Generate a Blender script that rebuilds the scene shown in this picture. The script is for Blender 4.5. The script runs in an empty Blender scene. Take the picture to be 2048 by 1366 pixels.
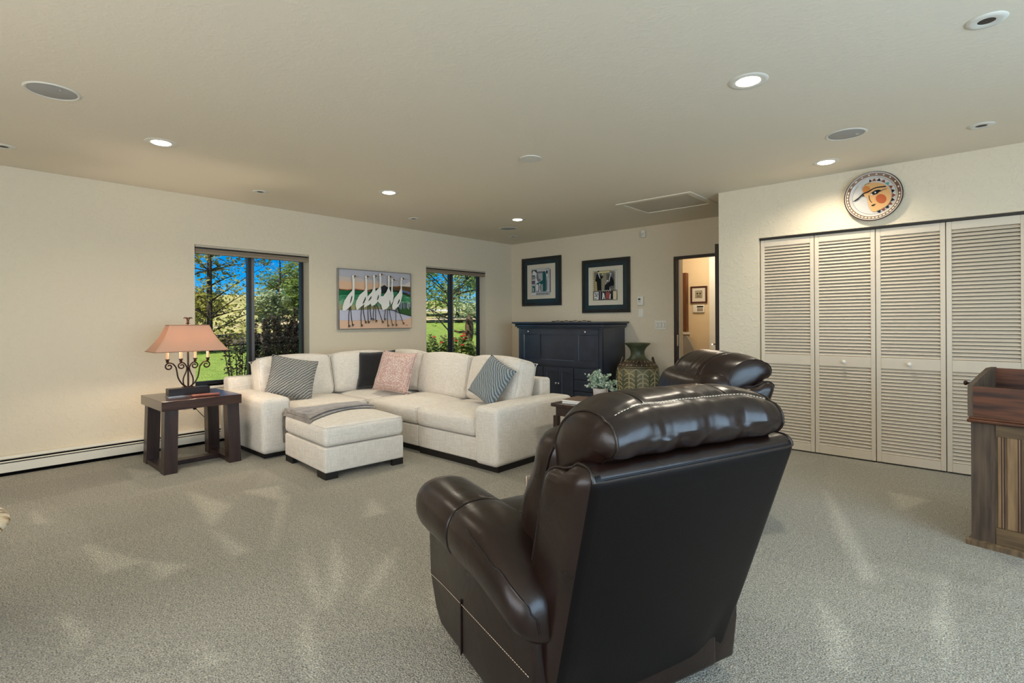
import bpy, bmesh, math, random
from math import sin, cos, pi, radians as R, sqrt, exp
from mathutils import Vector, Matrix, noise
from mathutils.bvhtree import BVHTree
random.seed(7)
S = bpy.context.scene
COL = S.collection

# ------------------------------------------------------------------ camera
cam_d = bpy.data.cameras.new('camera'); cam = bpy.data.objects.new('camera', cam_d); COL.objects.link(cam)
cam_d.sensor_width = 36.0; cam_d.lens = 1042.09 / 2048 * 36.0
cam_d.shift_y = -(683 - 641.41) / 2048
cam_d.clip_start = 0.05; cam_d.clip_end = 500
cam.matrix_world = Matrix.Translation((0, 0, 1.194)) @ Matrix.Rotation(R(42.036), 4, 'Z') @ Matrix.Rotation(R(90), 4, 'X') @ Matrix.Rotation(R(-0.326), 4, 'Z')
S.camera = cam

# ------------------------------------------------------------------ world, sun, window light, exposure
S.view_settings.view_transform = 'Standard'; S.view_settings.look = 'None'
S.view_settings.exposure = 0.06; S.view_settings.gamma = 1.0; S.view_settings.use_curve_mapping = False
W = bpy.data.worlds.new('sky'); S.world = W; W.use_nodes = True
nt = W.node_tree; nt.nodes.clear()
sky = nt.nodes.new('ShaderNodeTexSky'); sky.sky_type = 'NISHITA'; sky.sun_disc = False
sky.sun_elevation = R(52); sky.sun_rotation = R(190); sky.altitude = 4500; sky.air_density = 1.0; sky.dust_density = 0.0; sky.ozone_density = 6.0
hs = nt.nodes.new('ShaderNodeHueSaturation'); hs.inputs['Saturation'].default_value = 1.5
bg = nt.nodes.new('ShaderNodeBackground'); bg.inputs['Strength'].default_value = 0.15
wo = nt.nodes.new('ShaderNodeOutputWorld')
nt.links.new(sky.outputs[0], hs.inputs['Color']); nt.links.new(hs.outputs[0], bg.inputs['Color']); nt.links.new(bg.outputs[0], wo.inputs['Surface'])

def light(name, kind, loc, energy, color=(1, 1, 1), direction=None, **kw):
    d = bpy.data.lights.new(name, kind); d.energy = energy; d.color = color
    for k, v in kw.items(): setattr(d, k, v)
    o = bpy.data.objects.new(name, d); COL.objects.link(o); o.location = loc
    if direction is not None: o.rotation_euler = Vector(direction).to_track_quat('-Z', 'Y').to_euler()
    return o
light('sun', 'SUN', (0, 0, 20), 7.5, (1.0, 0.95, 0.86), (-0.12, 0.60, -0.79), angle=R(0.6))
# daylight through the right-wall glass doors; the near-wall light is added for even fill
light('daylight_right', 'AREA', (2.56, 1.0, 1.15), 185, (0.58, 0.79, 1.0), (-1, 0, 0), shape='RECTANGLE', size=4.4, size_y=2.0)
light('fill_near', 'AREA', (-1.1, -2.02, 1.35), 88, (1.0, 0.97, 0.93), (0, 1, 0), shape='RECTANGLE', size=4.2, size_y=1.5)
for yw in (2.298, 5.162):   # portals: no light of their own, they only guide sky sampling
    light('sky_portal', 'AREA', (-5.95, yw, 1.26), 1, (1, 1, 1), (1, 0, 0), shape='RECTANGLE', size=1.15, size_y=1.38).data.cycles.is_portal = True
S.cycles.max_bounces = 6; S.cycles.diffuse_bounces = 3; S.cycles.glossy_bounces = 3; S.cycles.transmission_bounces = 3
S.cycles.transparent_max_bounces = 12; S.cycles.sample_clamp_indirect = 6.0; S.cycles.caustics_reflective = False; S.cycles.caustics_refractive = False
S.cycles.use_denoising = True; S.cycles.use_adaptive_sampling = True; S.cycles.adaptive_threshold = 0.07; S.cycles.adaptive_min_samples = 16

# ------------------------------------------------------------------ materials
def lin(h):
    if isinstance(h, tuple): c = [v / 255 for v in h]
    else: c = [int(h[i:i + 2], 16) / 255 for i in (0, 2, 4)]
    return tuple(v / 12.92 if v <= .04045 else ((v + .055) / 1.055) ** 2.4 for v in c) + (1,)
MATS = {}
def mat(name, col, rough=.6, metal=0., spec=.5, vary=None, bump=None, coat=0., emit=None, sheen=0., trans=None, stretch=None, coords='Object'):
    """vary=(scale, other colour, detail) mixes a second colour by noise; bump=(scale, strength, detail[, distance])"""
    if name in MATS: return MATS[name]
    m = bpy.data.materials.new(name); m.use_nodes = True; n = m.node_tree.nodes; l = m.node_tree.links
    b = n['Principled BSDF']
    b.inputs['Base Color'].default_value = lin(col); b.inputs['Roughness'].default_value = rough; b.inputs['Metallic'].default_value = metal
    b.inputs['Specular IOR Level'].default_value = spec; b.inputs['Coat Weight'].default_value = coat; b.inputs['Sheen Weight'].default_value = sheen
    b.inputs['Coat Roughness'].default_value = .15
    if emit: b.inputs['Emission Color'].default_value = lin(emit[0]); b.inputs['Emission Strength'].default_value = emit[1]
    tc = n.new('ShaderNodeTexCoord'); mp = n.new('ShaderNodeMapping'); l.new(tc.outputs[coords], mp.inputs[0])
    if stretch: mp.inputs['Scale'].default_value = stretch
    if vary:
        t = n.new('ShaderNodeTexNoise'); t.inputs['Scale'].default_value = vary[0]; t.inputs['Detail'].default_value = vary[2] if len(vary) > 2 else 3
        l.new(mp.outputs[0], t.inputs['Vector'])
        r = n.new('ShaderNodeMapRange'); r.inputs[1].default_value = .35; r.inputs[2].default_value = .65; l.new(t.outputs['Fac'], r.inputs[0])
        x = n.new('ShaderNodeMix'); x.data_type = 'RGBA'; x.inputs[6].default_value = lin(col); x.inputs[7].default_value = lin(vary[1])
        l.new(r.outputs[0], x.inputs[0]); l.new(x.outputs[2], b.inputs['Base Color'])
    if bump:
        t = n.new('ShaderNodeTexNoise'); t.inputs['Scale'].default_value = bump[0]; t.inputs['Detail'].default_value = bump[2]
        l.new(mp.outputs[0], t.inputs['Vector'])
        bp = n.new('ShaderNodeBump'); bp.inputs['Strength'].default_value = bump[1]; bp.inputs['Distance'].default_value = bump[3] if len(bump) > 3 else .01
        l.new(t.outputs['Fac'], bp.inputs['Height']); l.new(bp.outputs[0], b.inputs['Normal'])
    if trans:
        tr = n.new('ShaderNodeBsdfTranslucent'); tr.inputs[0].default_value = lin(trans[0])
        ms = n.new('ShaderNodeMixShader'); ms.inputs[0].default_value = trans[1]
        l.new(b.outputs[0], ms.inputs[1]); l.new(tr.outputs[0], ms.inputs[2]); l.new(ms.outputs[0], n['Material Output'].inputs['Surface'])
    MATS[name] = m
    return m

def nodes_of(m): return m.node_tree.nodes, m.node_tree.links

def mat_wall(name, col, s1=.35):
    m = mat(name, col, .75, spec=.25); n, l = nodes_of(m); b = n['Principled BSDF']
    tc = n.new('ShaderNodeTexCoord')
    a = n.new('ShaderNodeTexNoise'); a.inputs['Scale'].default_value = 22; a.inputs['Detail'].default_value = 3; a.inputs['Distortion'].default_value = 1.2
    c = n.new('ShaderNodeTexNoise'); c.inputs['Scale'].default_value = 90; c.inputs['Detail'].default_value = 2
    l.new(tc.outputs['Object'], a.inputs['Vector']); l.new(tc.outputs['Object'], c.inputs['Vector'])
    rr = n.new('ShaderNodeMapRange'); rr.inputs[1].default_value = .5; rr.inputs[2].default_value = .62; l.new(a.outputs['Fac'], rr.inputs[0])
    ad = n.new('ShaderNodeMath'); ad.operation = 'MULTIPLY_ADD'; ad.inputs[1].default_value = .35; l.new(c.outputs['Fac'], ad.inputs[0]); l.new(rr.outputs[0], ad.inputs[2])
    bp = n.new('ShaderNodeBump'); bp.inputs['Strength'].default_value = s1; bp.inputs['Distance'].default_value = .004
    l.new(ad.outputs[0], bp.inputs['Height']); l.new(bp.outputs[0], b.inputs['Normal'])
    return m

def mat_carpet():
    m = mat('carpet', (158, 152, 132), .95, spec=.1, sheen=.15); n, l = nodes_of(m); b = n['Principled BSDF']
    tc = n.new('ShaderNodeTexCoord')
    def nz(scale, det=3, rot=0., st=(1, 1, 1), kind='N', dist=0.):
        mp = n.new('ShaderNodeMapping'); mp.inputs['Rotation'].default_value = (0, 0, R(rot)); mp.inputs['Scale'].default_value = st
        l.new(tc.outputs['Object'], mp.inputs[0])
        if kind == 'N':
            t = n.new('ShaderNodeTexNoise'); t.inputs['Detail'].default_value = det; t.inputs['Distortion'].default_value = dist
        else:
            t = n.new('ShaderNodeTexVoronoi')
        t.inputs['Scale'].default_value = scale; l.new(mp.outputs[0], t.inputs['Vector']); return t
    pile = nz(165, 3); pile2 = nz(45, 4)
    # vacuum strokes: sharp-edged patches of brushed nap
    v1 = nz(1.9, rot=38, st=(1, .4, 1), kind='V'); v2 = nz(2.9, rot=-35, st=(.38, 1.25, 1), kind='V')
    big = nz(.7, 2)
    def rng(sock, a, c, lo, hi):
        r = n.new('ShaderNodeMapRange'); r.inputs[1].default_value = a; r.inputs[2].default_value = c; r.inputs[3].default_value = lo; r.inputs[4].default_value = hi
        l.new(sock, r.inputs[0]); return r.outputs[0]
    def mul(a, c, op='MULTIPLY'):
        k = n.new('ShaderNodeMath'); k.operation = op; l.new(a, k.inputs[0])
        if isinstance(c, float): k.inputs[1].default_value = c
        else: l.new(c, k.inputs[1])
        return k.outputs[0]
    sx = n.new('ShaderNodeSeparateColor'); l.new(v1.outputs['Color'], sx.inputs[0])
    sy = n.new('ShaderNodeSeparateColor'); l.new(v2.outputs['Color'], sy.inputs[0])
    f = mul(rng(sx.outputs[0], .0, 1., .93, 1.04), rng(sy.outputs[1], .80, .83, .99, 1.05))
    at = n.new('ShaderNodeAttribute'); at.attribute_name = 'nap'; at.attribute_type = 'GEOMETRY'
    f = mul(f, rng(at.outputs['Fac'], 0., 1., .97, 1.32)); f = mul(f, rng(big.outputs['Fac'], .3, .7, .93, 1.07))
    f = mul(f, rng(pile.outputs['Fac'], .32, .68, .36, 1.46)); f = mul(f, rng(pile2.outputs['Fac'], .3, .7, .85, 1.15))  # low pile darkened, crevice shade put into the carpet colour
    x = n.new('ShaderNodeMix'); x.data_type = 'RGBA'; x.blend_type = 'MULTIPLY'; x.inputs[0].default_value = 1; x.inputs[6].default_value = lin((184, 179, 163))
    cc = n.new('ShaderNodeCombineColor')
    for i in range(3): l.new(f, cc.inputs[i])
    l.new(cc.outputs[0], x.inputs[7]); l.new(x.outputs[2], b.inputs['Base Color'])
    h = mul(pile.outputs['Fac'], mul(pile2.outputs['Fac'], .8), 'ADD')
    bp = n.new('ShaderNodeBump'); bp.inputs['Strength'].default_value = 1.; bp.inputs['Distance'].default_value = .014
    l.new(h, bp.inputs['Height']); l.new(bp.outputs[0], b.inputs['Normal'])
    return m

def mat_wood(name, c1, c2, rough=.35, axis=2, scale=14., coat=.2):
    st = [1, 1, 1]; st[axis] = .08
    m = mat(name, c1, rough, vary=(scale, c2, 5), bump=(scale * 2, .06, 3), coat=coat, stretch=tuple(st))
    return m

def mat_weave(name, c1, c2, scale=130., rough=.9, bumps=.4):
    m = mat(name, c1, rough, spec=.15, sheen=.2); n, l = nodes_of(m); b = n['Principled BSDF']
    tc = n.new('ShaderNodeTexCoord'); hs = []
    for ax in range(3):
        st = [1, 1, 1]; st[ax] = .06
        mp = n.new('ShaderNodeMapping'); mp.inputs['Scale'].default_value = st; l.new(tc.outputs['Object'], mp.inputs[0])
        t = n.new('ShaderNodeTexNoise'); t.inputs['Scale'].default_value = scale; t.inputs['Detail'].default_value = 1.5; l.new(mp.outputs[0], t.inputs['Vector']); hs.append(t.outputs['Fac'])
    a = n.new('ShaderNodeMath'); a.operation = 'ADD'; l.new(hs[0], a.inputs[0]); l.new(hs[1], a.inputs[1])
    a2 = n.new('ShaderNodeMath'); a2.operation = 'ADD'; l.new(a.outputs[0], a2.inputs[0]); l.new(hs[2], a2.inputs[1])
    r = n.new('ShaderNodeMapRange'); r.inputs[1].default_value = 1.25; r.inputs[2].default_value = 1.75; l.new(a2.outputs[0], r.inputs[0])
    x = n.new('ShaderNodeMix'); x.data_type = 'RGBA'; x.inputs[6].default_value = lin(c1); x.inputs[7].default_value = lin(c2); l.new(r.outputs[0], x.inputs[0]); l.new(x.outputs[2], b.inputs['Base Color'])
    bp = n.new('ShaderNodeBump'); bp.inputs['Strength'].default_value = bumps; bp.inputs['Distance'].default_value = .004; l.new(r.outputs[0], bp.inputs['Height']); l.new(bp.outputs[0], b.inputs['Normal'])
    return m

def mat_leather(name, col, col2, rough=.3):
    m = mat(name, col, rough, spec=.45); n, l = nodes_of(m); b = n['Principled BSDF']
    tc = n.new('ShaderNodeTexCoord')
    v = n.new('ShaderNodeTexVoronoi'); v.inputs['Scale'].default_value = 260; l.new(tc.outputs['Object'], v.inputs['Vector'])
    w = n.new('ShaderNodeTexNoise'); w.inputs['Scale'].default_value = 9; w.inputs['Detail'].default_value = 4; w.inputs['Distortion'].default_value = .8; l.new(tc.outputs['Object'], w.inputs['Vector'])
    b1 = n.new('ShaderNodeBump'); b1.inputs['Strength'].default_value = .1; b1.inputs['Distance'].default_value = .02; l.new(w.outputs['Fac'], b1.inputs['Height'])
    b2 = n.new('ShaderNodeBump'); b2.inputs['Strength'].default_value = .03; b2.inputs['Distance'].default_value = .002; l.new(v.outputs['Distance'], b2.inputs['Height'])
    l.new(b1.outputs[0], b2.inputs['Normal']); l.new(b2.outputs[0], b.inputs['Normal'])
    x = n.new('ShaderNodeMix'); x.data_type = 'RGBA'; x.inputs[6].default_value = lin(col); x.inputs[7].default_value = lin(col2); l.new(w.outputs['Fac'], x.inputs[0]); l.new(x.outputs[2], b.inputs['Base Color'])
    r = n.new('ShaderNodeMapRange'); r.inputs[3].default_value = rough - .06; r.inputs[4].default_value = rough + .1; l.new(w.outputs['Fac'], r.inputs[0]); l.new(r.outputs[0], b.inputs['Roughness'])
    return m

def mat_glass():
    m = bpy.data.materials.new('window_glass'); m.use_nodes = True; n, l = nodes_of(m); n.clear()
    o = n.new('ShaderNodeOutputMaterial'); t = n.new('ShaderNodeBsdfTransparent'); g = n.new('ShaderNodeBsdfGlossy'); g.inputs['Roughness'].default_value = .02
    t.inputs[0].default_value = (.96, .98, .97, 1)
    f = n.new('ShaderNodeFresnel'); f.inputs[0].default_value = 1.3; x = n.new('ShaderNodeMixShader')
    l.new(f.outputs[0], x.inputs[0]); l.new(t.outputs[0], x.inputs[1]); l.new(g.outputs[0], x.inputs[2]); l.new(x.outputs[0], o.inputs[0]); return m

# ------------------------------------------------------------------ mesh building
class MB:
    """collects geometry for one mesh; o is the thing's origin, subtracted from every vertex"""
    def __init__(s, o=(0, 0, 0)): s.v = []; s.f = []; s.mi = []; s.o = Vector(o); s.cur = 0; s.T = None; s.flat = False
    def add(s, vs, fs):
        k = len(s.v)
        for p in vs:
            p = Vector(p)
            if s.T is not None: p = s.T @ p
            s.v.append(p - s.o)
        for f in fs: s.f.append([i + k for i in f]); s.mi.append(s.cur)
        return s
    def box(s, a, b):
        x0, y0, z0 = a; x1, y1, z1 = b
        return s.add([(x0, y0, z0), (x1, y0, z0), (x1, y1, z0), (x0, y1, z0), (x0, y0, z1), (x1, y0, z1), (x1, y1, z1), (x0, y1, z1)],
                     [(3, 2, 1, 0), (4, 5, 6, 7), (0, 1, 5, 4), (1, 2, 6, 5), (2, 3, 7, 6), (3, 0, 4, 7)])
    def rbox(s, c, h, r=.02, seg=2, n=(1, 1, 1), fn=None):
        """rounded box: centre, half sizes, edge radius, interior divisions, deform(local)->local"""
        r = min(r, min(h) * .999); ts = []
        if seg == 1: s.flat = True
        for a in range(3):
            e = [r * (1 - math.tan(pi / 4 * (1 - i / seg))) for i in range(seg)]
            mid = [-h[a] + r + (2 * h[a] - 2 * r) * i / n[a] for i in range(n[a] + 1)]
            ts.append([-h[a] + q for q in e] + mid + [h[a] - q for q in reversed(e)])
        idx = {}; vs = []; fs = []
        def vert(p):
            key = tuple(round(q, 6) for q in p)
            if key not in idx:
                q = Vector([max(-(h[i] - r), min(h[i] - r, p[i])) for i in range(3)]); d = Vector(p) - q
                w = q + d.normalized() * r if d.length > 1e-9 else Vector(p)
                if fn: w = Vector(fn(w))
                idx[key] = len(vs); vs.append(w + Vector(c))
            return idx[key]
        for a in range(3):
            u, w = (a + 1) % 3, (a + 2) % 3
            for sg in (-1, 1):
                for i in range(len(ts[u]) - 1):
                    for j in range(len(ts[w]) - 1):
                        q = []
                        for (du, dw) in ((0, 0), (1, 0), (1, 1), (0, 1)):
                            p = [0, 0, 0]; p[a] = sg * h[a]; p[u] = ts[u][i + du]; p[w] = ts[w][j + dw]; q.append(vert(p))
                        if len(set(q)) > 2: fs.append(q if sg > 0 else q[::-1])
        return s.add(vs, fs)
    def loft(s, secs, cap=True, closed=False, ring=True):
        m = len(secs[0]); vs = [p for q in secs for p in q]; fs = []
        N = len(secs)
        for i in range(N if closed else N - 1):
            for j in range(m if ring else m - 1):
                a, b = i * m + j, i * m + (j + 1) % m; c, d = ((i + 1) % N) * m + (j + 1) % m, ((i + 1) % N) * m + j
                fs.append((a, b, c, d))
        if cap and not closed: fs.append(tuple(range(m - 1, -1, -1))); fs.append(tuple((N - 1) * m + j for j in range(m)))
        return s.add(vs, fs)
    def tube(s, path, r, n=8, closed=False, cap=True, flat=1.):
        P = [Vector(p) for p in path]; secs = []; up = None
        for i, p in enumerate(P):
            a = P[i - 1] if (i > 0 or closed) else P[i]; b = P[(i + 1) % len(P)] if (i < len(P) - 1 or closed) else P[i]
            t = (b - a).normalized()
            if up is None: up = Vector((0, 0, 1)) if abs(t.z) < .9 else Vector((1, 0, 0))
            x = t.cross(up)
            if x.length < 1e-6: x = t.orthogonal()
            x.normalize(); y = x.cross(t).normalized(); up = y
            rr = r(i / max(1, len(P) - 1)) if callable(r) else r
            secs.append([p + x * cos(2 * pi * k / n) * rr + y * sin(2 * pi * k / n) * rr * flat for k in range(n)])
        return s.loft(secs, cap=cap and not closed, closed=closed)
    def lathe(s, prof, c=(0, 0, 0), n=24, cap=True, fn=None):
        secs = []
        for (r, z) in prof:
            ring = []
            for k in range(n):
                a = 2 * pi * k / n; rr = fn(r, z, a) if fn else r
                ring.append((c[0] + rr * cos(a), c[1] + rr * sin(a), c[2] + z))
            secs.append(ring)
        return s.loft(secs, cap=cap)
    def prism(s, pts, axis, a, b):
        """polygon in the plane normal to axis ('x': (y,z), 'y': (x,z), 'z': (x,y)), from a to b"""
        def P(p, t): return (t, p[0], p[1]) if axis == 'x' else ((p[0], t, p[1]) if axis == 'y' else (p[0], p[1], t))
        ar = sum(pts[i][0] * pts[(i + 1) % len(pts)][1] - pts[(i + 1) % len(pts)][0] * pts[i][1] for i in range(len(pts)))
        pts = list(pts) if (ar > 0) != (axis == 'y') else list(pts)[::-1]
        lo, hi = min(a, b), max(a, b)
        return s.loft([[P(p, lo) for p in pts], [P(p, hi) for p in pts]])
    def face(s, pts): return s.add(pts, [tuple(range(len(pts)))])
    def build(s, name, m, parent=None, smooth=40, loc=None, kind=None, label=None):
        me = bpy.data.meshes.new(name); me.from_pydata([tuple(v) for v in s.v], [], s.f)
        ms = m if isinstance(m, (list, tuple)) else [m]
        for q in ms: me.materials.append(q)
        if len(ms) > 1: me.polygons.foreach_set('material_index', s.mi)
        if s.flat and smooth == 40: smooth = 15
        if smooth:
            me.polygons.foreach_set('use_smooth', [True] * len(me.polygons)); me.set_sharp_from_angle(angle=R(smooth))
        if kind != 'stuff' and len(s.f) < 20000:
            bm = bmesh.new(); bm.from_mesh(me); bmesh.ops.recalc_face_normals(bm, faces=bm.faces); bm.to_mesh(me); bm.free()
        me.update(); me.validate()
        return link(name, me, parent, loc if (loc is not None or parent is not None) else tuple(s.o), kind, label)
def link(name, me, parent=None, loc=None, kind=None, label=None):
    o = bpy.data.objects.new(name, me); COL.objects.link(o); o.parent = parent
    if loc is not None: o.location = loc
    if kind: o['kind'] = kind
    if label: o['label'] = label
    return o
def tag(o, label, cat=None, group=None, kind=None):
    o['label'] = label
    if cat: o['category'] = cat
    if group: o['group'] = group
    if kind: o['kind'] = kind
    return o
def thing(name, label, cat, loc=(0, 0, 0), rz=0., group=None, kind=None):
    o = bpy.data.objects.new(name, None); COL.objects.link(o); o.location = loc; o.rotation_euler = (0, 0, rz); o.empty_display_size = .1
    return tag(o, label, cat, group, kind)
def crom(pts, n=6, closed=False):
    P = [Vector(p) for p in pts]; out = []; N = len(P)
    for i in range(N if closed else N - 1):
        g = (lambda k: P[k % N]) if closed else (lambda k: P[max(0, min(N - 1, k))])
        a, b, c, d = g(i - 1), g(i), g(i + 1), g(i + 2)
        for k in range(n):
            t = k / n
            out.append(.5 * ((2 * b) + (c - a) * t + (2 * a - 5 * b + 4 * c - d) * t * t + (3 * b - a - 3 * c + d) * t ** 3))
    if not closed: out.append(P[-1])
    return out
def circ(r, n=24, c=(0, 0)): return [(c[0] + r * cos(2 * pi * k / n), c[1] + r * sin(2 * pi * k / n)) for k in range(n)]

def snap(o, pts, off=.001, n=5):
    """lay a path on the surface of mesh object o (object space)"""
    me = o.data; bv = BVHTree.FromPolygons([v.co for v in me.vertices], [list(p.vertices) for p in me.polygons]); out = []
    for p in (crom(pts, n) if n else [Vector(q) for q in pts]):
        c, nn, i, d = bv.find_nearest(p); out.append(c + nn * off)
    return out
# ------------------------------------------------------------------ the room
X0, X1, YB, YC, YN, H = -5.729, 2.62, 6.357, 5.185, -2.1, 2.44
m_wall = mat_wall('wall_paint', (223, 209, 184), .38); m_ceil = mat_wall('ceiling_paint', (232, 221, 201), .09)
m_hall = mat_wall('hall_paint', (229, 205, 165), .15)
m_white = mat('white_satin', (232, 228, 216), .4); m_trim = mat('cream_enamel', (224, 216, 197), .45)
m_dark = mat('void_black', (9, 8, 8), .9, spec=.1); m_bronze = mat('bronze_frame', (46, 42, 40), .4, .3)
m_glass = mat_glass(); m_chrome = mat('chrome', (205, 205, 205), .18, 1.)
def wall(name, axis, at, th, us, vs, holes, m, label, bev=True):
    """slab between at and at+th with rectangular openings; us, vs: outer extents; holes: (u0,u1,v0,v1)"""
    U = sorted(set(us + [h[i] for h in holes for i in (0, 1)])); V = sorted(set(vs + [h[i] for h in holes for i in (2, 3)]))
    inh = lambda u, v: any(h[0] < u < h[1] and h[2] < v < h[3] for h in holes)
    mb = MB(); idx = {}; vsx = []; fs = []
    def P(i, j, k):
        key = (i, j, k)
        if key not in idx:
            t = at + (th if k else 0); idx[key] = len(vsx)
            vsx.append((t, U[i], V[j]) if axis == 'x' else ((U[i], t, V[j]) if axis == 'y' else (U[i], V[j], t)))
        return idx[key]
    solid = lambda i, j: 0 <= i < len(U) - 1 and 0 <= j < len(V) - 1 and not inh((U[i] + U[i + 1]) / 2, (V[j] + V[j + 1]) / 2)
    for i in range(len(U) - 1):
        for j in range(len(V) - 1):
            if not solid(i, j): continue
            for k in (0, 1): fs.append((P(i, j, k), P(i + 1, j, k), P(i + 1, j + 1, k), P(i, j + 1, k)))
            for di, dj, a, b in ((-1, 0, (0, 0), (0, 1)), (1, 0, (1, 0), (1, 1)), (0, -1, (0, 0), (1, 0)), (0, 1, (0, 1), (1, 1))):
                if not solid(i + di, j + dj):
                    fs.append((P(i + a[0], j + a[1], 0), P(i + b[0], j + b[1], 0), P(i + b[0], j + b[1], 1), P(i + a[0], j + a[1], 1)))
    mb.add(vsx, fs); o = mb.build(name, m, smooth=0)
    bm = bmesh.new(); bm.from_mesh(o.data); bmesh.ops.recalc_face_normals(bm, faces=bm.faces); bm.to_mesh(o.data); bm.free()
    return tag(o, label, 'wall' if 'wall' in name else name.split('_')[0], kind='structure')
W1 = (1.713, 2.883, .56, 1.962); W2 = (4.578, 5.746, .56, 1.962)
# carpet: fine grid whose 'nap' value marks where the vacuum brushed the pile the other way
NAPS = [[(-3.59, 0.54), (-3.11, 0.7), (-3.12, 0.53)], [(-3.09, 0.72), (-2.91, 0.83), (-2.85, 0.7)], [(-4.17, 1.2), (-3.65, 1.29), (-3.37, 1.09)], [(-3.87, 1.46), (-3.47, 1.55), (-3.81, 1.69)], [(-3.54, 1.62), (-3.6, 1.6), (-2.79, 1.19)], [(-3.29, 1.07), (-2.85, 1.1), (-2.85, 1.02)], [(-2.65, 1.27), (-2.33, 1.2), (-2.04, 1.09), (-2.04, 1.07), (-2.34, 1.15)], [(-2.63, 1.45), (-2.33, 1.35), (-2.12, 1.2), (-2.03, 1.08), (-2.25, 1.23)], [(-2.29, 1.62), (-2.07, 1.39), (-1.96, 1.21), (-2.15, 1.41)], [(-3.06, 1.96), (-2.77, 1.89), (-2.8, 1.76)], [(-4.49, 0.42), (-4.14, 0.46), (-4.21, 0.4)], [(-5.22, 1.05), (-4.86, 1.21), (-4.8, 1.03)], [(-0.82, 4.16), (-0.55, 3.47), (-0.36, 2.88), (-0.4, 2.82), (-0.59, 3.34)], [(-0.14, 3.13), (-0.09, 2.65), (-0.09, 2.33), (-0.14, 2.6)], [(-0.52, 2.51), (-0.39, 2.34), (-0.34, 2.08), (-0.38, 2.05), (-0.44, 2.25)], [(-2.81, 0.34), (-2.57, 0.41), (-2.46, 0.34)], [(-2.15, 0.65), (-1.99, 0.68), (-2.03, 0.62)], [(-2.05, 1.01), (-1.71, 0.89), (-1.65, 0.83), (-1.85, 0.89)], [(-1.82, 1.47), (-1.83, 1.53), (-1.6, 1.31)], [(-0.47, 4.39), (-0.26, 4.38), (-0.38, 4.03)]]
def carpet_floor():
    def sd(p, q):
        d = 9.; ins = False
        for i in range(len(q)):
            a, b = q[i], q[i - 1]; ex, ey = b[0] - a[0], b[1] - a[1]; wx, wy = p[0] - a[0], p[1] - a[1]; t_ = max(0., min(1., (wx * ex + wy * ey) / (ex * ex + ey * ey + 1e-9))); d = min(d, sqrt((wx - ex * t_) ** 2 + (wy - ey * t_) ** 2))
            if (a[1] > p[1]) != (b[1] > p[1]) and p[0] < (b[0] - a[0]) * (p[1] - a[1]) / (b[1] - a[1]) + a[0]: ins = not ins
        return -d if ins else d
    xs = [X0 - .2 + (X1 + .4 - X0) * i / 300 for i in range(301)]; ys = [YN - .2 + (8.4 - YN) * j / 340 for j in range(341)]
    vs = [(x, y, 0) for x in xs for y in ys]; nap = [0.] * len(vs); nY = len(ys)
    for q in NAPS:
        x0, x1, y0, y1 = min(p[0] for p in q) - .06, max(p[0] for p in q) + .06, min(p[1] for p in q) - .06, max(p[1] for p in q) + .06
        for i, x in enumerate(xs):
            if not x0 < x < x1: continue
            for j, y in enumerate(ys):
                if y0 < y < y1: s_ = sd((x, y), q); nap[i * nY + j] = max(nap[i * nY + j], max(0., min(1., .6 - s_ / .05)))
    mb = MB(); mb.v = [Vector(v) for v in vs]; mb.f = [(i * nY + j, (i + 1) * nY + j, (i + 1) * nY + j + 1, i * nY + j + 1) for i in range(300) for j in range(340)]; mb.mi = [0] * len(mb.f)
    o = mb.build('floor', mat_carpet(), None, 0); at = o.data.attributes.new('nap', 'FLOAT', 'POINT'); at.data.foreach_set('value', nap)
    tag(o, 'grey-beige cut pile carpet with vacuum strokes', 'floor', kind='structure')
carpet_floor()
wall('ceiling', 'z', H, .1, [X0 - .2, X1 + .2], [YN - .2, 8.2], [], m_ceil, 'flat beige textured ceiling with recessed lights')
wall('wall_left', 'x', X0 - .2, .2, [YN - .2, YB + .15], [0, H], [W1, W2], m_wall, 'cream textured wall with two slider windows')
DX0, DX1, DZ = -2.925, -2.085, 2.0
wall('wall_back', 'y', YB, .13, [X0, X1], [0, H], [(DX0, DX1, -.01, DZ)], m_wall, 'cream wall behind the navy armoire with hall doorway')
wall('wall_closet', 'y', YC, .13, [-1.923, X1], [0, H], [(-1.556, .262, -.01, 1.955)], m_wall, 'cream wall around the louvred closet doors')
wall('wall_return', 'x', -1.923, .1, [YC + .13, YB], [0, H], [], m_wall, 'short return wall beside the open dark door')
wall('wall_right', 'x', X1, .2, [YN - .2, YB], [0, H], [(-1.25, 3.25, .04, 2.14)], m_wall, 'wall with glass doors behind the viewer on the right')
wall('wall_near', 'y', YN - .2, .2, [X0, X1], [0, H], [(-3.2, 1.0, .6, 2.1)], m_wall, 'near wall with an added wide window behind the viewer')
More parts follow.
